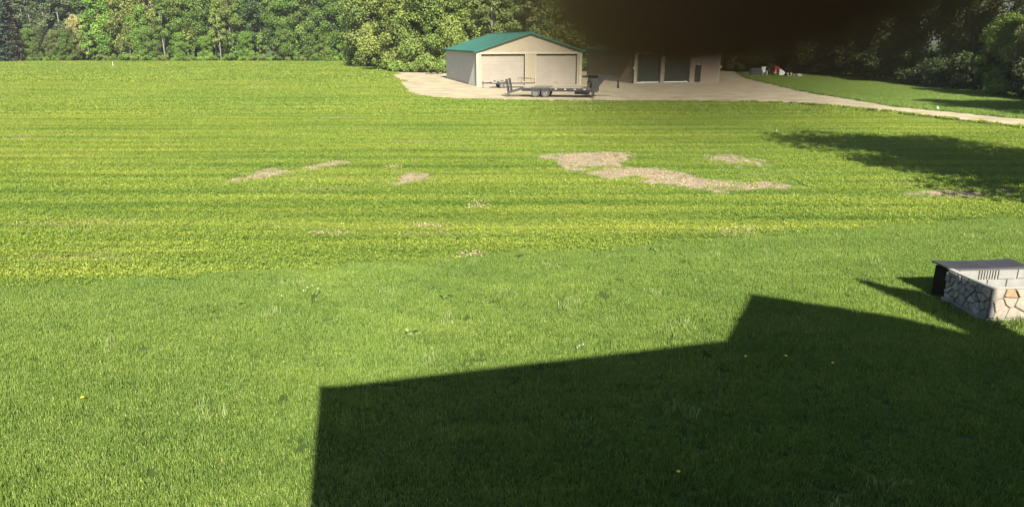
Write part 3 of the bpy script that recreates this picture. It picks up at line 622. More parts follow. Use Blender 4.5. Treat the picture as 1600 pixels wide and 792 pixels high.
# ------------------------------------------------------------------ barns
def ribbed(mb, u0, u1, z0, ztop, Mp, pitch=0.23, rw=0.045, d=0.02):
    us = [(u0, 0)]
    k = math.ceil((u0 + 0.03) / pitch)
    while k * pitch + rw < u1 - 0.01:
        a = k * pitch; us += [(a, 0), (a + 0.012, d), (a + rw - 0.012, d), (a + rw, 0)]; k += 1
    us.append((u1, 0))
    for (a, da), (b, db) in zip(us[:-1], us[1:]):
        if b - a < 1e-5: continue
        mb.add([Mp(a, da, z0), Mp(b, db, z0), Mp(b, db, ztop(b)), Mp(a, da, ztop(a))], [(0, 1, 2, 3)])
def slat_door(name, parent, x0, x1, z0, z1, y, mat, slat=0.29, strip=None):
    mb = MB(); n = max(3, round((z1 - z0) / slat)); hgt = (z1 - z0) / n
    prof = []
    for i in range(n):
        a = z0 + i * hgt; prof += [(0.0, a + 0.004), (-0.012, a + 0.03), (-0.012, a + hgt - 0.03), (0.0, a + hgt - 0.004), (0.014, a + hgt)]
    for (ya, a), (yb, b) in zip(prof[:-1], prof[1:]):
        mb.add([(x0, y + ya, a), (x1, y + ya, a), (x1, y + yb, b), (x0, y + yb, b)], [(0, 1, 2, 3)])
    mb.box(x0, x1, y + 0.02, y + 0.05, z0, z1)
    d = mb.build(name, mat, parent)
    hb = MB(); hb.box((x0 + x1) / 2 - .12, (x0 + x1) / 2 + .12, y - .05, y - .015, z0 + .25, z0 + .29); hb.build('handle', M['dark_metal'], d)
    if strip:
        sb = MB(); sb.box(x0, x1, y - .03, y - .014, z0 + .002, z0 + .11); sb.build('bottom_seal', strip, d)
    return d
def barn(name, label, A, rz, W, D, eave, rise, bays, mats, roof='green'):
    """bays: list of (x0, x1, top, kind); kind door or man_door; the rest of the front is ribbed sheet"""
    t = thing(name, label, 'barn', (A.x, A.y, 0), rz)
    wall, side, trim, door = mats
    MB().box(-.05, W + .05, -.05, D + .05, -.05, 0.06).build('slab', M['concrete'], t)
    top = lambda u: eave + rise * (1 - abs(u - W / 2) / (W / 2)) - 0.02
    fr = lambda u, d, z: (u, -d, z)
    xs = 0.0
    for (x0, x1, zt, k) in list(bays) + [(W, W, 99, '')]:
        mb = MB(); ribbed(mb, xs, x0, 0.06, lambda u: min(bays[0][2], eave), fr); mb.build('front_wall', wall, t); xs = x1
        if zt < bays[0][2] - .01: mb = MB(); ribbed(mb, x0, x1, zt, lambda u: bays[0][2], fr); mb.build('front_wall', wall, t)
    mb = MB(); z1 = bays[0][2]
    ribbed(mb, 0, W / 2, z1, top, fr); ribbed(mb, W / 2, W, z1, top, fr); mb.build('gable', wall, t)
    for nm, Mp, mt in (('side_wall', lambda u, d, z: (-d, u, z), side), ('side_wall', lambda u, d, z: (W + d, u, z), side)):
        mb = MB(); ribbed(mb, 0, D, 0.06, lambda u: eave - .02, Mp); mb.build(nm, mt, t)
    mb = MB(); ribbed(mb, 0, W / 2, .06, top, lambda u, d, z: (u, D + d, z)); ribbed(mb, W / 2, W, .06, top, lambda u, d, z: (u, D + d, z)); mb.build('back_wall', side, t)
    # trim: corner boards, header band
    for x0, x1 in ((-.03, .30), (W - .30, W + .03)):
        MB().box(x0, x1, -.05, -.022, .06, eave - .03).build('corner_board', trim, t)
    for x in (-.055, W + .035):
        MB().box(x, x + .02, -.05, .24, .06, eave - .05).build('corner_trim', M['green'], t)
    MB().box(.02, W - .02, -.055, -.023, z1 + .03, z1 + .22).build('header_band', trim, t)
    MB().box(.02, W - .02, -.062, -.056, z1 + .235, z1 + .26).build('header_flashing', M['tan_side'], t)
    for (x0, x1, zt, k) in bays:
        if k == 'door':
            slat_door('door', t, x0, x1, .065, zt, .28, door, strip=M['white'] if roof == 'dark' else None)
            MB().box(x1 - .07, x1 - .002, .20, .262, .07, zt - .06).build('jamb_strip', M['frame_black'], t); MB().box(x0 + .002, x1 - .08, .22, .262, zt - .12, zt - .004).build('top_shade_strip', M['frame_black'], t)  # top strip paints the recess shade black; jamb strip is a thin dark line
            fb = MB(); fb.box(x0 - .09, x0, -.056, .28, .06, zt + .02); fb.box(x1, x1 + .09, -.056, .28, .06, zt + .02); fb.box(x0, x1, -.0, .28, zt - .0, zt + .09)
            fb.build('door_frame', trim if roof != 'dark' else M['tan2_side'], t)
        else:
            dd = MB(); dd.box(x0, x1, .03, .08, .07, zt); d = dd.build('man_door', M['green_door'], t)
            MB().tube([(x1 - .1, -.03, 1.02), (x1 - .1, .03, 1.02)], .03, 8).build('knob', M['galv'], d)
            fb = MB(); fb.box(x0 - .1, x0, -.05, .08, .06, zt + .1); fb.box(x1, x1 + .1, -.05, .08, .06, zt + .1); fb.box(x0, x1, -.05, .08, zt, zt + .1); fb.build('man_door_frame', M['cream_trim'], t)
    # roof
    ov, rk, th = 0.36, 0.32, 0.10; sl = rise / (W / 2)
    for s in (-1, 1):
        X = (lambda x: x) if s < 0 else (lambda x: W - x)
        prof = [(-ov, eave - ov * sl), (W / 2 - .001, eave + rise), (W / 2 - .001, eave + rise + th), (-ov, eave - ov * sl + th)]
        mb = MB(); mb.prism(prof, lambda a, b: (X(a), -rk, b), lambda a, b: (X(a), D + rk, b))
        n = int((D + 2 * rk) / .46)
        for i in range(n + 1):
            yy = -rk + .02 + i * .46
            if yy > D + rk - .05: break
            mb.prism([(-ov, eave - ov * sl + th), (W / 2 - .12, eave + rise + th - .12 * sl), (W / 2 - .12, eave + rise + th + .022 - .12 * sl), (-ov, eave - ov * sl + th + .022)], lambda a, b: (X(a), yy, b), lambda a, b: (X(a), yy + .03, b))
        mb.build('roof_panel', M['green'], t)
        MB().prism([(-ov - .02, eave - ov * sl - .07), (-ov - .001, eave - ov * sl - .07), (-ov - .001, eave - ov * sl + th + .01), (-ov - .02, eave - ov * sl + th + .01)], lambda a, b: (X(a), -rk, b), lambda a, b: (X(a), D + rk, b)).build('eave_trim', M['green'], t)
        MB().prism([(-ov, eave - ov * sl - .10), (W / 2, eave + rise - .10), (W / 2, eave + rise + th + .02), (-ov, eave - ov * sl + th + .02)], lambda a, b: (X(a), -rk - .025, b), lambda a, b: (X(a), -rk - .001, b)).build('rake_trim', M['green'], t)
    MB().prism([(W / 2 - .2, eave + rise + th + .03 - .2 * sl), (W / 2, eave + rise + th + .05), (W / 2 + .2, eave + rise + th + .03 - .2 * sl), (W / 2, eave + rise + th + .035)], lambda a, b: (a, -rk - .03, b), lambda a, b: (a, D + rk + .03, b)).build('ridge_cap', M['green'], t)
    return t
def solve_width(A, rz, px):
    lo, hi = 1, 40
    for _ in range(40):
        m = (lo + hi) / 2
        lo, hi = (m, hi) if project((A.x + m * math.cos(rz), A.y + m * math.sin(rz), 0))[0] < px else (lo, m)
    return lo
A1 = gp(745, 135.4); R1 = math.radians(14.8); W1 = solve_width(A1, R1, 908)
E1 = 3.95
barn('pole_barn', 'cream metal barn with green gable roof and two roll-up doors', A1, R1, W1, 20.5, E1, 2.0,
     [(.043 * W1, .452 * W1, 3.56, 'door'), (.557 * W1, .955 * W1, 3.56, 'door')], (M['cream'], M['tan_side'], M['cream_trim'], M['door_tan']))
A2 = gp(990, 131); R2 = math.radians(17); W2 = solve_width(A2, R2, 1123)
b2 = barn('pole_barn', 'tan ribbed barn with two dark green doors and side entry', A2, R2, W2, 15, 3.9, 1.8,
     [(.035 * W2, .30 * W2, 3.5, 'door'), (.345 * W2, .64 * W2, 3.5, 'door'), (.70 * W2, .775 * W2, 2.12, 'man')], (M['tan2'], M['tan2_side'], M['cream_trim'], M['green_door']), roof='dark')
for x in (-.12, W2 + .06):
    lb = MB(); lb.lathe([(.0, 1.72), (.09, 1.74), (.10, 1.9), (.05, 2.0), (.0, 2.02)], 10, lambda a, b, c: (a + x, b - .12, c)); lb.box(x - .03, x + .06, -.12, -.03, 1.84, 1.9)
    lb.build('wall_lamp', M['yellow'], b2)

# ------------------------------------------------------------------ trailers
def wheel(parent, x, y, r, w, n='wheel'):
    Mw = lambda a, b, c: (x + a, y + c, r + b)
    e = bpy.data.objects.new(n, None); C.objects.link(e); e.parent = parent; e.location = (0, 0, 0)
    mb = MB(); mb.lathe([(r * .58, -w * .42), (r * .80, -w * .5), (r * .95, -w * .46), (r, -w * .3), (r, w * .3), (r * .95, w * .46), (r * .80, w * .5), (r * .58, w * .42), (r * .58, -w * .42)], 22, Mw)
    mb.build('tyre', M['tyre'], e, True)
    mb = MB(); mb.lathe([(0, -w * .22), (r * .18, -w * .40), (r * .22, -w * .22), (r * .5, -w * .16), (r * .58, -w * .40), (r * .58, w * .4), (0, w * .3)], 18, Mw); mb.build('rim', M['rim'], e)
T0 = gp(844, 152.7); J0 = gp(921, 154.9); RT = math.radians(-10)
t = thing('gooseneck_trailer', 'long dark flatbed gooseneck trailer with raised ramps on the gravel', 'trailer', (T0.x, T0.y, 0), RT)
WT = 2.45; xr, xd, xf = -3.05, -1.75, 4.75; zd = .86
mb = MB(); mb.box(xd, xf, .04, .13, zd - .30, zd - .05); mb.box(xd, xf, WT - .13, WT - .04, zd - .30, zd - .05)
for k in range(10): mb.box(xd + .1 + k * .7, xd + .18 + k * .7, .131, WT - .131, zd - .25, zd - .10)
mb.build('main_frame', M['frame_black'], t)
mb = MB(); mb.box(xd, xf, -.02, .035, zd - .14, zd + .01); mb.box(xd, xf, WT - .035, WT + .02, zd - .14, zd + .01); mb.build('side_rail', M['dark_metal'], t)
for k in range(9):
    x = .9 + k * .44
    MB().box(x, x + .2, -.032, -.021, zd - .12, zd - .06).build('reflector', M['red_rust'] if k % 2 == 0 else M['white'], t)
for k in range(13):
    y = .045 + k * (WT - .09) / 13
    MB().box(xd + .01, xf - .01, y, y + (WT - .09) / 13 - .015, zd - .048, zd - .002 - .004 * (k % 2)).build('deck_plank', M['plank'], t)
# dovetail with open slats
ang = math.atan2(-.36, xd - xr)
for y0 in (.0, WT - .12):
    MB().beam((xd, y0 + .06, zd - .09), (xr, y0 + .06, zd - .47), .12, .18).build('dovetail_beam', M['dark_metal'], t)
for k in range(8):
    f = (k + .5) / 8; x = xd + (xr - xd) * f; z = zd - .03 - .38 * f
    MB().beam((x, .12, z), (x, WT - .12, z), .07, .06).build('dovetail_slat', M['dark_metal'], t)
MB().box(xr - .06, xr + .02, 0, WT, .28, .46).build('rear_bumper', M['red_rust'], t)
for y0 in (.08, WT - .78):     # two ladder ramps folded upright
    rp = MB(); rp.beam((xr, y0, .42), (xr - .22, y0, 1.62), .08, .12); rp.beam((xr, y0 + .7, .42), (xr - .22, y0 + .7, 1.62), .08, .12); r_ = rp.build('ramp', M['dark_metal'], t)
    for k in range(8):
        f = (k + .5) / 8; MB().beam((xr - .22 * f, y0, .42 + 1.20 * f), (xr - .22 * f, y0 + .7, .42 + 1.20 * f), .09, .10).build('rung', M['dark_metal'], r_)
for y in (.15, WT - .15):
    for x in (-.46, .46): wheel(t, x, y, .405, .26)
for y in (-.02, WT - .26):
    fd = MB(); prof = [(-1.05, zd - .16), (-.95, zd - .02), (-.85, zd + .04), (.85, zd + .04), (.95, zd - .02), (1.05, zd - .16)]
    for (a, za), (b, zb) in zip(prof[:-1], prof[1:]): fd.beam((a, y + .14, za), (b, y + .14, zb), .30, .03)
    fd.build('fender', M['dark_metal'], t)
MB().tube([(-.46, .1, .405), (-.46, WT - .1, .405)], .06, 8).build('axle', M['frame_black'], t)
MB().tube([(.46, .1, .405), (.46, WT - .1, .405)], .06, 8).build('axle', M['frame_black'], t)
for y in (.32, WT - .62):
    MB().box(xf - .12, xf + .52, y, y + .22, zd - .35, 2.02).build('upright', M['dark_metal'], t)
MB().box(xf - .1, xf + .30, .36, WT - .36, zd - .30, zd + .06).build('front_crossmember', M['frame_black'], t)
MB().box(xf - .48, xf - .13, .55, WT - .55, zd + .005, zd + .62).build('toolbox', M['black'], t)
MB().box(xf - .42, xf - .13, .3, 1.0, zd + .7, zd + 1.15).build('winch_box', M['frame_black'], t)
MB().beam((xf - .5, .2, 2.06), (xf + .75, .2, 2.09), .5, .05).build('top_plate', M['dark_metal'], t)
cy = WT / 2
nb = MB(); nb.beam((xf + .3, cy - .2, 1.92), (xf + 1.75, cy - .2, 1.88), .14, .24); nb.beam((xf + .3, cy + .2, 1.92), (xf + 1.75, cy + .2, 1.88), .14, .24); nb.beam((xf + 1.75, cy, 1.90), (xf + 2.35, cy, 1.62), .44, .24); nb.build('gooseneck', M['dark_metal'], t)
MB().prism([(xf + .52, 1.80), (xf + 1.25, 1.80), (xf + .52, .9)], lambda a, b: (a, cy - .24, b), lambda a, b: (a, cy + .24, b)).build('gusset', M['dark_metal'], t)
cp = MB(); cp.tube([(xf + 2.3, cy, 1.72), (xf + 2.34, cy, .95)], .085, 10); cp.tube([(xf + 2.34, cy, 1.02), (xf + 2.34, cy, .86)], .12, 10); cp.build('coupler', M['frame_black'], t)
for k in range(3): MB().tube([(xf + 1.1 + k * .3, cy - .1, 1.76), (xf + 1.2 + k * .28, cy - .12, 1.4), (xf + 1.35 + k * .3, cy - .1, 1.15 + .1 * k)], .016, 5).build('safety_chain', M['frame_black'], t)
for y in (.12, WT - .12):
    lg = MB(); lg.tube([(xf + .05, y, 1.5), (xf + .05, y, .3)], .07, 8); lg.tube([(xf + .05, y, .3), (xf + .05, y, .05)], .05, 8); lg.box(xf - .09, xf + .19, y - .13, y + .13, 0, .04); lg.build('landing_leg', M['dark_metal'], t)
MB().box(xf - 1.6, xf - .3, .3, WT - .3, .30, .50).build('spare_tray', M['frame_black'], t)

S0 = gp(779, 138.2)
t = thing('utility_trailer', 'low dark utility trailer parked behind the flatbed before the doors', 'trailer', (S0.x, S0.y, 0), R1 - .06)
mb = MB(); mb.box(-.7, 4.2, .0, .09, .46, .58); mb.box(-.7, 4.2, 1.75, 1.84, .46, .58)
for k in range(7): mb.box(-.6 + k * .78, -.5 + k * .78, .091, 1.749, .47, .55)
mb.build('frame', M['frame_black'], t)
for k in range(9): MB().box(-.68, 4.18, .1 + k * .183, .27 + k * .183, .585, .62).build('deck_board', M['plank'], t)
tg = MB(); tg.beam((-.7, .3, .52), (-1.75, .92, .52), .08, .1); tg.beam((-.7, 1.55, .52), (-1.75, .92, .52), .08, .1); tg.build('tongue', M['frame_black'], t)
jk = MB(); jk.tube([(-1.6, .92, .75), (-1.6, .92, .02)], .04, 8); jk.build('jack', M['dark_metal'], t)
for y in (-.14, 1.98): wheel(t, .35, y, .31, .2)
for y in (-.26, 1.86):
    fd = MB(); pr = [(-.12, .45), (-.1, .72), (.0, .76), (.7, .76), (.8, .72), (.82, .45)]
    for (a, za), (b, zb) in zip(pr[:-1], pr[1:]): fd.beam((a, y + .12, za), (b, y + .12, zb), .26, .025)
    fd.build('fender', M['dark_metal'], t)
MB().tube([(.35, -.1, .31), (.35, 1.94, .31)], .05, 8).build('axle', M['frame_black'], t)
hb = MB()
for a, b_ in (((2.6, .05, .6), (2.6, .05, 1.02)), ((2.6, .05, 1.02), (4.1, .05, 1.0)), ((4.1, .05, 1.0), (4.1, .05, .6)), ((2.6, 1.8, .6), (2.6, 1.8, 1.02)), ((2.6, 1.8, 1.02), (4.1, 1.8, 1.0)), ((4.1, 1.8, 1.0), (4.1, 1.8, .6))): hb.tube([a, b_], .022, 6)
hb.build('hoop_rail', M['dark_metal'], t)

# ------------------------------------------------------------------ stone grill pit
def clip_half(poly, px, py, nx, ny):
    out = []
    for i in range(len(poly)):
        a, b = poly[i], poly[(i + 1) % len(poly)]; da = (a[0] - px) * nx + (a[1] - py) * ny; db = (b[0] - px) * nx + (b[1] - py) * ny
        if da <= 0: out.append(a)
        if (da < 0 < db) or (db < 0 < da): f = da / (da - db); out.append((a[0] + (b[0] - a[0]) * f, a[1] + (b[1] - a[1]) * f))
    return out
def stones(parent, L, z0, z1, Mp, cell, seed, wts):
    """irregular field stones filling a wall face of length L, each its own piece"""
    r = random.Random(seed); nx = max(2, round(L / cell)); nz = max(2, round((z1 - z0) / (cell * .70))); pts = []
    for j in range(nz):
        for i in range(nx):
            pts.append(((i + .5 + (.25 if j % 2 else -.25) + r.uniform(-.42, .42)) * L / nx, z0 + (j + .5 + r.uniform(-.42, .42)) * (z1 - z0) / nz))
    for i, p in enumerate(pts):
        poly = [(0, z0), (L, z0), (L, z1), (0, z1)]
        for k, q in enumerate(pts):
            if k == i: continue
            dx, dy = q[0] - p[0], q[1] - p[1]; l = math.hypot(dx, dy)
            if l > cell * 3: continue
            poly = clip_half(poly, (p[0] + q[0]) / 2 - dx / l * .009, (p[1] + q[1]) / 2 - dy / l * .009, dx / l, dy / l)
            if len(poly) < 3: break
        if len(poly) < 3: continue
        # drop near-duplicate corners
        pl = [a for n_, a in enumerate(poly) if math.hypot(a[0] - poly[n_ - 1][0], a[1] - poly[n_ - 1][1]) > .012]
        if len(pl) < 3: continue
        pl = [((1 - f_) * pl[k][0] + f_ * pl[(k + 1) % len(pl)][0], (1 - f_) * pl[k][1] + f_ * pl[(k + 1) % len(pl)][1]) for k in range(len(pl)) for f_ in (.1, .9)]
        cx, cz = sum(a[0] for a in pl) / len(pl), sum(a[1] for a in pl) / len(pl); h = r.uniform(.02, .048)
        ring = lambda k, d: [Mp(cx + (a - cx) * k + 0, d, cz + (b - cz) * k) for a, b in pl]
        n = len(pl); v = ring(1.0, -.02) + ring(.99, h * .6) + ring(.90, h) ; f = [(k, (k + 1) % n, n + (k + 1) % n, n + k) for k in range(n)] + [(n + k, n + (k + 1) % n, 2 * n + (k + 1) % n, 2 * n + k) for k in range(n)] + [tuple(range(2 * n, 3 * n))]
        MB().add(v, f).build('stone', M['stone'][r.choices(range(5), wts)[0]], parent)
ZP = 0.655
pit = thing('stone_grill_pit', 'open topped field stone pit with grey block lining on the lawn', 'grill pit', (PA.x, PA.y, 0), math.atan2(pit_r.y, pit_r.x))
LU, LV, TW = 2.6, pit_len, .09
core = MB(); core.box(0, TW, 0, LV, -.05, ZP); core.box(TW, LU, 0, TW, -.05, ZP); core.box(LU - TW, LU, TW, LV, -.05, ZP); core.box(TW, LU - TW, LV - TW - .05, LV, -.05, ZP + .005)
core.box(TW, LU - TW, TW, LV - TW - .06, -.05, .12)
core.build('core_wall', M['mortar'], pit)
MB().box(-.07, LU + .05, -.07, LV + .02, -.05, .085).build('footing', M['concrete'], pit)
w_l = link('left_face', bpy.data.meshes.new('left_face'), pit); w_f = link('front_face', bpy.data.meshes.new('front_face'), pit)
def backing(o, box):
    o.data = MB().box(*box).mesh(o.name, M['mortar'])
backing(w_l, (-.012, -.002, 0, LV, .086, ZP - .01)); backing(w_f, (0, LU, -.012, -.002, .086, ZP - .01))
stones(w_l, LV, .09, ZP - .005, lambda a, d, z: (-.012 - d, a, z), .175, 5, (6, .6, .15, 5, 1.5))
stones(w_f, LU, .09, ZP - .005, lambda a, d, z: (a, -.012 - d, z), .265, 8, (2.4, 3.4, 3.0, .8, 3.2))
rim = MB(); rim.box(-.03, TW - .02, -.03, LV, ZP + .002, ZP + .022); rim.box(TW - .02, LU, -.03, TW - .02, ZP + .002, ZP + .022); rim.build('mortar_cap', M['block_pale'], pit, bevel=.006)
# block lining on the back wall, seen over the front wall
lin = link('block_lining', MB().box(TW, LU - TW, LV - TW - .058, LV - TW - .052, .125, ZP + .0).mesh('block_lining', M['block_pale']), pit)
for j in range(3):
    x = TW + .01 - (.2 if j % 2 else 0.0); z = .115 + j * .19
    while x < LU - TW - .05:
        a, b_ = max(x, TW + .01), min(x + .395, LU - TW - .01)
        if b_ - a > .04:
            if j == 2 and abs((a + b_) / 2 - 0.61) < .2:      # fluted block
                for k in range(7): MB().box(a + .004 + k * (b_ - a) / 7, a + .004 + (k + .55) * (b_ - a) / 7, LV - TW - .085, LV - TW - .0585, z, z + .178).build('flute', M['block'], lin)
            else: MB().box(a, b_ - .012, LV - TW - .085, LV - TW - .0585, z, z + .178).build('block', M['block'], lin, bevel=.004)
        x += .405
# black cabinet behind
bx0 = LV + .03
cab = thing('black_cabinet', 'low black metal cabinet with flat overhanging lid behind the stone pit', 'cabinet', (PA.x, PA.y, 0), math.atan2(pit_r.y, pit_r.x))
cb = MB(); cb.box(-.03, 1.58, bx0, bx0 + .36, 0, ZP - .02); cb.build('body', M['dark_brown'], cab, bevel=.008)
lidm = MB(); nseg = 8
for k in range(nseg):
    a, b_ = -.06 + k * 1.70 / nseg, -.06 + (k + 1) * 1.70 / nseg
    za, zb = [ZP + .045 - .025 * math.sin(math.pi * q / nseg) for q in (k, k + 1)]
    lidm.add([(a, bx0 - .045, za - .03), (b_, bx0 - .045, zb - .03), (b_, bx0 + .46, zb - .03), (a, bx0 + .46, za - .03), (a, bx0 - .045, za), (b_, bx0 - .045, zb), (b_, bx0 + .46, zb), (a, bx0 + .46, za)],
             [(3, 2, 1, 0), (4, 5, 6, 7), (0, 1, 5, 4), (2, 3, 7, 6), (1, 2, 6, 5), (3, 0, 4, 7)])
lidm.build('lid', M['black'], cab)
# weeds at the pit foot
wd = []
for k in range(80):
    u_ = random.uniform(-.35, 2.3); v_ = random.uniform(-.42, -.08) if u_ > -.1 else random.uniform(-.3, LV)
    wd.append(tuple(PA + pit_r * u_ + pit_dir * v_))
wd = np.array(wd)
scatter('weeds', 'straggling weeds and long grass at the foot of the stone pit', 'weeds', wd, RNG.uniform(.6, 1.5, (len(wd), 1)) * np.array([[.8, .8, .85]]),
        [blade_patch('weed_patch', .16, 26, .15, .012, M['weed'], 80 + k) for k in range(3)] + [leaf_patch('weed_leaf_patch', .2, 22, .16, .05, M['weed'], 90 + k) for k in range(2)])

# ------------------------------------------------------------------ house behind the viewer
P0 = Vector((0, -.7, 0)); hu = Vector((sd.y, -sd.x, 0))
def shadow_profile(px, py):
    S = gp(px, py); tt = (S - P0).dot(sd); return (S - P0).dot(hu), tt * math.tan(EL)
prof = [shadow_profile(*q) for q in ((499.5, 603), (525, 603.5), (1130, 533), (1170, 460), (1400, 497), (1600, 545))]
uL = prof[0][0]
hs = thing('house', 'tall grey sided house whose shadow lies across the lawn', 'house', (P0.x, P0.y, 0), math.atan2(hu.y, hu.x))
# local x = hu, local y = away from the lawn (towards the sun is -sd)
right = (prof[-1][0] + 3.0, prof[-1][1] - 2.6)
full = prof + [right]
def zt_at(u): return float(np.interp(u, [q[0] for q in full], [q[1] for q in full]))
def wall_piece(u0, u1, z0, z1=None):
    us = sorted([u0, u1] + [q[0] for q in full if u0 < q[0] < u1])
    poly = [(u0, z0), (u1, z0)] + ([(u_, zt_at(u_) - .12) for u_ in reversed(us)] if z1 is None else [(u1, z1), (u0, z1)])
    return poly
for poly in (wall_piece(uL, -.25, 0), wall_piece(-.25, .95, 0, 4.1), wall_piece(-.25, .95, 5.75), wall_piece(.95, right[0], 0)):
    MB().prism(poly, lambda a, b: (a, -.2, b), lambda a, b: (a, 0, b)).build('front_wall', M['siding'], hs)
MB().box(uL, uL + .2, -8, -.2, 0, prof[0][1] - .12).build('side_wall', M['siding'], hs)
MB().box(right[0] - .2, right[0], -8, -.2, 0, right[1] - .12).build('side_wall', M['siding'], hs)
MB().prism(wall_piece(uL + .2, right[0] - .2, 0), lambda a, b: (a, -8, b), lambda a, b: (a, -7.8, b)).build('back_wall', M['siding'], hs)
MB().box(uL + .2, right[0] - .2, -7.8, -.2, 3.1, 3.3).build('floor', M['plank'], hs)
for (a, za), (b, zb) in zip(full[:-1], full[1:]):
    MB().prism([(a, za - .12), (b, zb - .12), (b, zb), (a, za)], lambda x, z: (x, -8.1, z), lambda x, z: (x, .0, z)).build('roof_panel', M['shingle'], hs)
ca = [shadow_profile(*q) for q in ((1328, 437), (1342, 436), (1384, 448), (1428, 454), (1549, 478))]; cr = shadow_profile(1549, 506)[0]
cz = 6.0
MB().prism([(ca[0][0], cz), (cr, cz), (cr, ca[3][1] - .02)] + [(a, b) for a, b in reversed(ca[:4])], lambda x, z: (x, -.75, z), lambda x, z: (x, -.05, z)).build('chimney', M['concrete'], hs)
wf = MB(); wf.box(-.33, -.25, -.02, .03, 4.02, 5.83); wf.box(.95, 1.03, -.02, .03, 4.02, 5.83); wf.box(-.25, .95, -.02, .03, 5.75, 5.83); wf.box(-.25, .95, -.02, .07, 4.02, 4.10)
wf.build('window_frame', M['white'], hs)

# ------------------------------------------------------------------ person at the window, a fingertip over the lens
Rc = Matrix.Rotation(math.pi / 2 - TH, 4, 'X'); Mc = Matrix.Translation((0, 0, H)) @ Rc
def cam_pt(x, y, z): return Mc @ Vector((x / 1000, y / 1000, z / 1000))    # millimetres in the phone's own frame
ph = MB(); vs_ = []
ph.box(-.020, .130, -.061, .0125, .0015, .0095)
phone = ph.build('phone', M['black'], None, bevel=.0012); phone.matrix_world = Mc
tag(phone, 'dark phone held in one hand at the open window', 'phone')
class Skel:
    def __init__(s): s.v = []; s.r = []; s.e = []
    def add(s, p, r, par=None):
        s.v.append(tuple(p)); s.r.append(r)
        if par is not None: s.e.append((par, len(s.v) - 1))
        return len(s.v) - 1
    def chain(s, par, pts, rad):
        for p_, r_ in zip(pts, rad): par = s.add(p_, r_, par)
        return par
def skinned(name, sk, root, mats, pick, sub=2):
    me = bpy.data.meshes.new(name); me.from_pydata(sk.v, sk.e, []); o = bpy.data.objects.new(name, me); C.objects.link(o)
    md = o.modifiers.new('skin', 'SKIN'); md.use_smooth_shade = True
    for i, d in enumerate(me.skin_vertices[0].data): d.radius = (sk.r[i], sk.r[i]); d.use_root = (i == root)
    sb = o.modifiers.new('sub', 'SUBSURF'); sb.levels = sb.render_levels = sub
    dg = bpy.context.evaluated_depsgraph_get(); ne = bpy.data.meshes.new_from_object(o.evaluated_get(dg))
    o.modifiers.clear(); o.data = ne; ne.name = name; ne.materials.clear()
    for m in mats: ne.materials.append(m)
    for p_ in ne.polygons: p_.material_index = pick(p_.center); p_.use_smooth = True
    return o
sk = Skel(); fz = 3.3
pel = sk.add((.18, -1.35, fz + .95), .15)
ch = sk.chain(pel, [(.18, -1.33, fz + 1.12), (.18, -1.31, fz + 1.3), (.18, -1.30, fz + 1.42)], [.14, .155, .12])
sk.chain(ch, [(.18, -1.28, fz + 1.52), (.17, -1.24, fz + 1.62), (.17, -1.22, fz + 1.74)], [.055, .085, .075])
for s in (-1, 1):
    sk.chain(pel, [(.18 + s * .10, -1.35, fz + .86), (.18 + s * .11, -1.34, fz + .48), (.18 + s * .11, -1.37, fz + .09), (.18 + s * .12, -1.22, fz + .04)], [.095, .06, .045, .035])
sk.chain(ch, [(.0, -1.30, fz + 1.40), (-.06, -1.30, fz + 1.10), (-.03, -1.12, fz + .92), (-.01, -1.02, fz + .90)], [.06, .045, .035, .03])
wr = cam_pt(152, 12, 78)
arm = sk.chain(ch, [(.36, -1.28, fz + 1.39), (.46, -.95, fz + 1.22), Vector((.46, -.95, fz + 1.22)).lerp(wr, .5), wr], [.065, .048, .038, .024])
palm = sk.add(cam_pt(124, 34, 46), .021, arm)
kn = sk.add(cam_pt(98, 52, 26), .013, palm)
sk.chain(kn, [cam_pt(80, 54, 2), cam_pt(64, 44, -16), cam_pt(42, 36, -25), cam_pt(26.5, 24.2, -27.5), cam_pt(13.0, 15.7, -27), cam_pt(4.9, 13.25, -26.3), cam_pt(-1.4, 13.25, -26)], [.0105, .0100, .0100, .0100, .0100, .0098, .0066])
for k in range(3):
    yy = 34 - 18 * k
    sk.chain(palm, [cam_pt(106, yy + 4, 26), cam_pt(92, yy, -4), cam_pt(72, yy - 8, -13), cam_pt(58, yy - 14, -11)], [.0105, .009, .0085, .0066])
sk.chain(palm, [cam_pt(112, 4, 34), cam_pt(94, -16, 24), cam_pt(80, -26, 18)], [.013, .0105, .0085])
person = skinned('person', sk, pel, [M['skin'], M['sleeve']], lambda c: 0 if (c - Vector((0, 0, H))).length < .16 or c.z > fz + 1.49 else 1)
tag(person, 'dark blurred fingertip of the photographer reaching over the lens', 'person')

# ------------------------------------------------------------------ thin summer haze
hz = MB().box(-420, 420, -60, 420, -1.5, 42).build('haze', bpy.data.materials.new('haze')); hz['kind'] = 'stuff'
hm = hz.data.materials[0]; hm.use_nodes = True; hn_ = hm.node_tree; hn_.nodes.clear()
ho = hn_.nodes.new('ShaderNodeOutputMaterial'); pv = hn_.nodes.new('ShaderNodeVolumePrincipled'); pv.inputs['Density'].default_value = HAZE; pv.inputs['Color'].default_value = (.92, .95, 1, 1); pv.inputs['Anisotropy'].default_value = .2
hn_.links.new(pv.outputs[0], ho.inputs['Volume'])

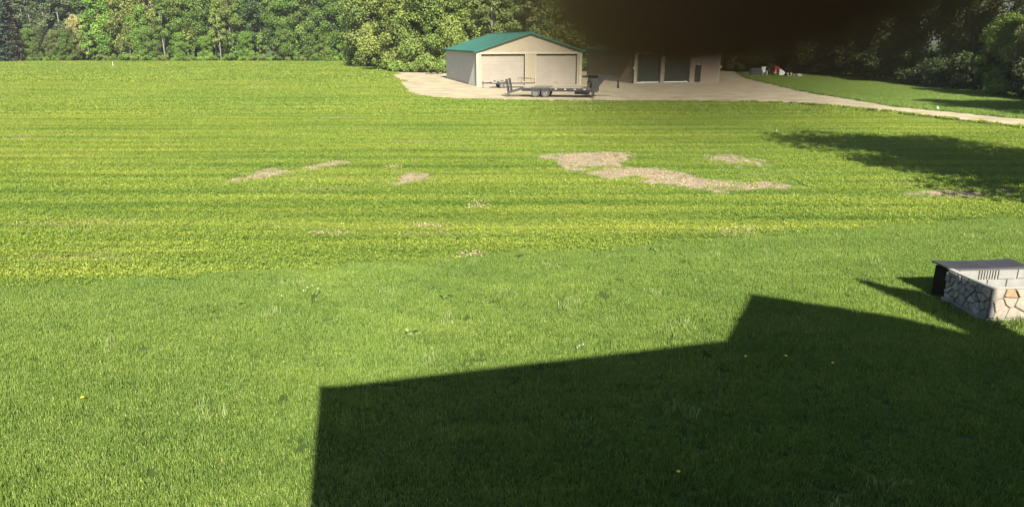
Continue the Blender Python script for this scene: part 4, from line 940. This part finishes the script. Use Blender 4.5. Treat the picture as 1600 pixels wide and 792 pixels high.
# ------------------------------------------------------------------ small things
def dandelion(x, y, puff=False, h=.10):
    t = thing('dandelion', 'white dandelion seed head standing in the sunny lawn' if puff else 'small yellow dandelion flower in the lawn grass', 'flower', (x, y, 0), 0, 'seed heads in the lawn' if puff else 'dandelions in the lawn')
    MB().tube([(0, 0, -.02), (.006, 0, h * .6), (.0, .004, h)], .0025, 5).build('stem', M['stem'], t)
    mb = MB()
    if puff: mb.lathe([(0, h - .010), (.008, h - .006), (.012, h + .002), (.008, h + .011), (0, h + .014)], 8)
    else: mb.lathe([(0, h - .006), (.012, h - .004), (.026, h + .006), (.018, h + .013), (0, h + .012)], 10)
    mb.build('seed_head' if puff else 'flower_head', M['puff' if puff else 'yellow'], t)
for q in ((129, 622), (1165, 558), (1228, 557), (1301, 568), (1060, 738)): g = gp(*q, .1); dandelion(g.x, g.y, h=.115)
for q in ((905, 541), (911, 539), (902, 544), (480, 450), (488, 447), (474, 455), (440, 463), (497, 452)): g = gp(*q, .12); dandelion(g.x, g.y, True, .135)
def stake(q, h, lab, mat, arm=False):
    g = gp(*q); t = thing('marker_stake', lab, 'stake', (g.x, g.y, 0))
    MB().box(-.03, .03, -.02, .02, -.1, h).build('post', mat, t)
    MB().add([(-.035, -.025, h), (.035, -.025, h), (.035, .025, h), (-.035, .025, h), (0, 0, h + .09)], [(0, 1, 4), (1, 2, 4), (2, 3, 4), (3, 0, 4), (3, 2, 1, 0)]).build('tip', mat, t)
    if arm: MB().beam((-.03, -.035, h - .02), (.11, -.035, h - .10), .02, .09).build('flag', mat, t)
stake((177, 105), 1.0, 'white marker stake standing in the far clover field', M['white'])
stake((1464, 171.5), .2, 'short white marker with tilted flag beside the driveway', M['white'], True)
stake((1213, 209), .16, 'short weathered peg in the clover near the tree shadow', M['plank'])
g = gp(678, 116.5)
for k in range(3):
    t = thing('concrete_slab', 'weathered grey slab lying by the back corner of the barn', 'slab', (g.x + (k - 1) * .95, g.y + .1 * k, 0), .1 + .2 * k, 'slabs lying behind the barn')
    MB().box(-.42, .42, -.3, .3, 0, .16).build('slab_body', M['mortar'], t, bevel=.02)
    MB().box(-.3, .25, -.2, .2, .161, .30).build('slab_top', M['bark'], t, bevel=.02)
# clutter beside the wood at the end of the yard
g = gp(1180, 119)
t = thing('wire_crate', 'grey wire cage crate by the dark trees at the yard end', 'crate', (g.x, g.y, 0), -.1)
MB().box(-.9, .9, -.6, .6, 0, .14).build('pallet_base', M['plank'], t)
MB().box(-.82, .82, -.52, .52, .141, 1.1).build('tank', M['galv'], t, bevel=.06)
for k in range(10): MB().box(-.9 + k * .195, -.865 + k * .195, -.60, -.57, .14, 1.25).build('cage_bar', M['dark_metal'], t)
for z in (.4, .75, 1.22): MB().box(-.9, .9, -.635, -.605, z, z + .035).build('cage_rail', M['dark_metal'], t)
g = gp(1193.5, 118.5)
t = thing('plastic_chair', 'white plastic armchair standing beside the wire crate', 'chair', (g.x, g.y, 0), .15)
for x in (-.36, .30):
    for y in (-.3, .26): MB().box(x, x + .07, y, y + .07, 0, .5 if y > 0 else .72).build('leg', M['white'], t)
MB().box(-.36, .37, -.3, .33, .5, .56).build('seat', M['white'], t)
MB().box(-.36, .37, .27, .33, .56, 1.3).build('backrest', M['white'], t)
for x in (-.38, .31): MB().box(x, x + .08, -.32, .3, .72, .77).build('armrest', M['white'], t)
g = gp(1211.5, 118)
t = thing('lawn_tractor', 'small red garden tractor parked nose out under the trees', 'tractor', (g.x, g.y, 0), .1)
MB().prism([(-.1, .45), (1.15, .45), (1.15, 1.05), (.9, 1.28), (-.1, 1.32)], lambda a, b: (-.42, .6 - a + .1, b), lambda a, b: (.42, .6 - a + .1, b)).build('hood', M['red'], t, bevel=.03)
MB().box(-.48, .48, .72, 1.7, .42, .95).build('body', M['red'], t, bevel=.04)
MB().box(-.44, .44, -.62, -.50, .28, .50).build('bumper', M['yellow'], t)
for x in (-.22, .22):
    hb = MB(); hb.lathe([(0, 0), (.09, 0), (.1, .03), (0, .05)], 10, lambda a, b, c: (x + a, -.46 - c, .72 + b)); hb.build('headlight', M['white'], t)
for x in (-.5, .5): wheel(t, 0, 0, .01, .01) if False else None
for sx in (-.52, .52):
    e = MB(); e.lathe([(.12, -.1), (.27, -.1), (.3, -.05), (.3, .05), (.27, .1), (.12, .1)], 16, lambda a, b, c: (sx + c, -.1 + a, .3 + b)); e.build('wheel', M['tyre'], t)
    e = MB(); e.lathe([(.15, -.14), (.42, -.14), (.47, -.08), (.47, .08), (.42, .14), (.15, .14)], 16, lambda a, b, c: (sx * 1.1 + c, 1.35 + a, .47 + b)); e.build('wheel', M['tyre'], t)
sb = MB(); sb.box(-.25, .25, 1.1, 1.5, .98, 1.1); sb.box(-.25, .25, 1.45, 1.55, 1.1, 1.5); sb.build('seat', M['black'], t, bevel=.03)
MB().tube([(0, .5, 1.25), (0, .72, 1.5)], .02, 6).build('steering_column', M['black'], t)
g = gp(1222, 118.5)
t = thing('white_tarp', 'crumpled white tarp sloping off the log pile by the tractor', 'tarp', (g.x, g.y, 0), 0)
nx_, ny_ = 9, 6; V, Fq = [], []
for j in range(ny_):
    for i in range(nx_):
        f = i / (nx_ - 1); V.append((-.6 + 1.7 * f, -.4 + .8 * j / (ny_ - 1), 1.0 * (1 - f) ** 1.3 + .12 + random.uniform(-.04, .04)))
V2 = [(x, y, 0) for x, y, z in V]
Fq = [(j * nx_ + i, j * nx_ + i + 1, (j + 1) * nx_ + i + 1, (j + 1) * nx_ + i) for j in range(ny_ - 1) for i in range(nx_ - 1)]
mb = MB(); mb.add(V, Fq); ring = [i for i in range(nx_)] + [j * nx_ + nx_ - 1 for j in range(1, ny_)] + [(ny_ - 1) * nx_ + i for i in range(nx_ - 2, -1, -1)] + [j * nx_ for j in range(ny_ - 2, 0, -1)]
n0 = len(mb.v); mb.v += [(V[i][0], V[i][1], 0) for i in ring]
for k in range(len(ring)): mb.f.append((ring[k], ring[(k + 1) % len(ring)], n0 + (k + 1) % len(ring), n0 + k))
mb.build('sheet', M['white'], t)
g = gp(1236, 120)
for k in range(6):
    x0 = g.x - .7 + (k % 4) * .42; zz = .16 + (.28 if k > 3 else 0)
    t = thing('log', 'dark cut log lying in the low pile by the verge', 'log', (x0, g.y, zz), random.uniform(-.15, .15), 'logs in the low pile')
    MB().tube([(0, -.7, 0), (0.02, 0, .01), (0, .7, 0)], [.16, .17, .15], 10).build('bark', M['bark'], t)
    MB().tube([(0, -.712, 0), (0, -.702, 0)], .14, 10).build('cut_end', M['plank'], t)
g = gp(1248.5, 121)
t = thing('boulder', 'pale rounded boulder at the end of the log pile', 'boulder', (g.x, g.y, 0))
bm = bmesh.new(); bmesh.ops.create_icosphere(bm, subdivisions=2, radius=.42)
for v_ in bm.verts: v_.co *= 1 + random.uniform(-.14, .14); v_.co.z = max(-.1, v_.co.z * .7 + .22)
me = bpy.data.meshes.new('rock'); bm.to_mesh(me); bm.free(); me.materials.append(M['stone'][4]); link('rock', me, t)
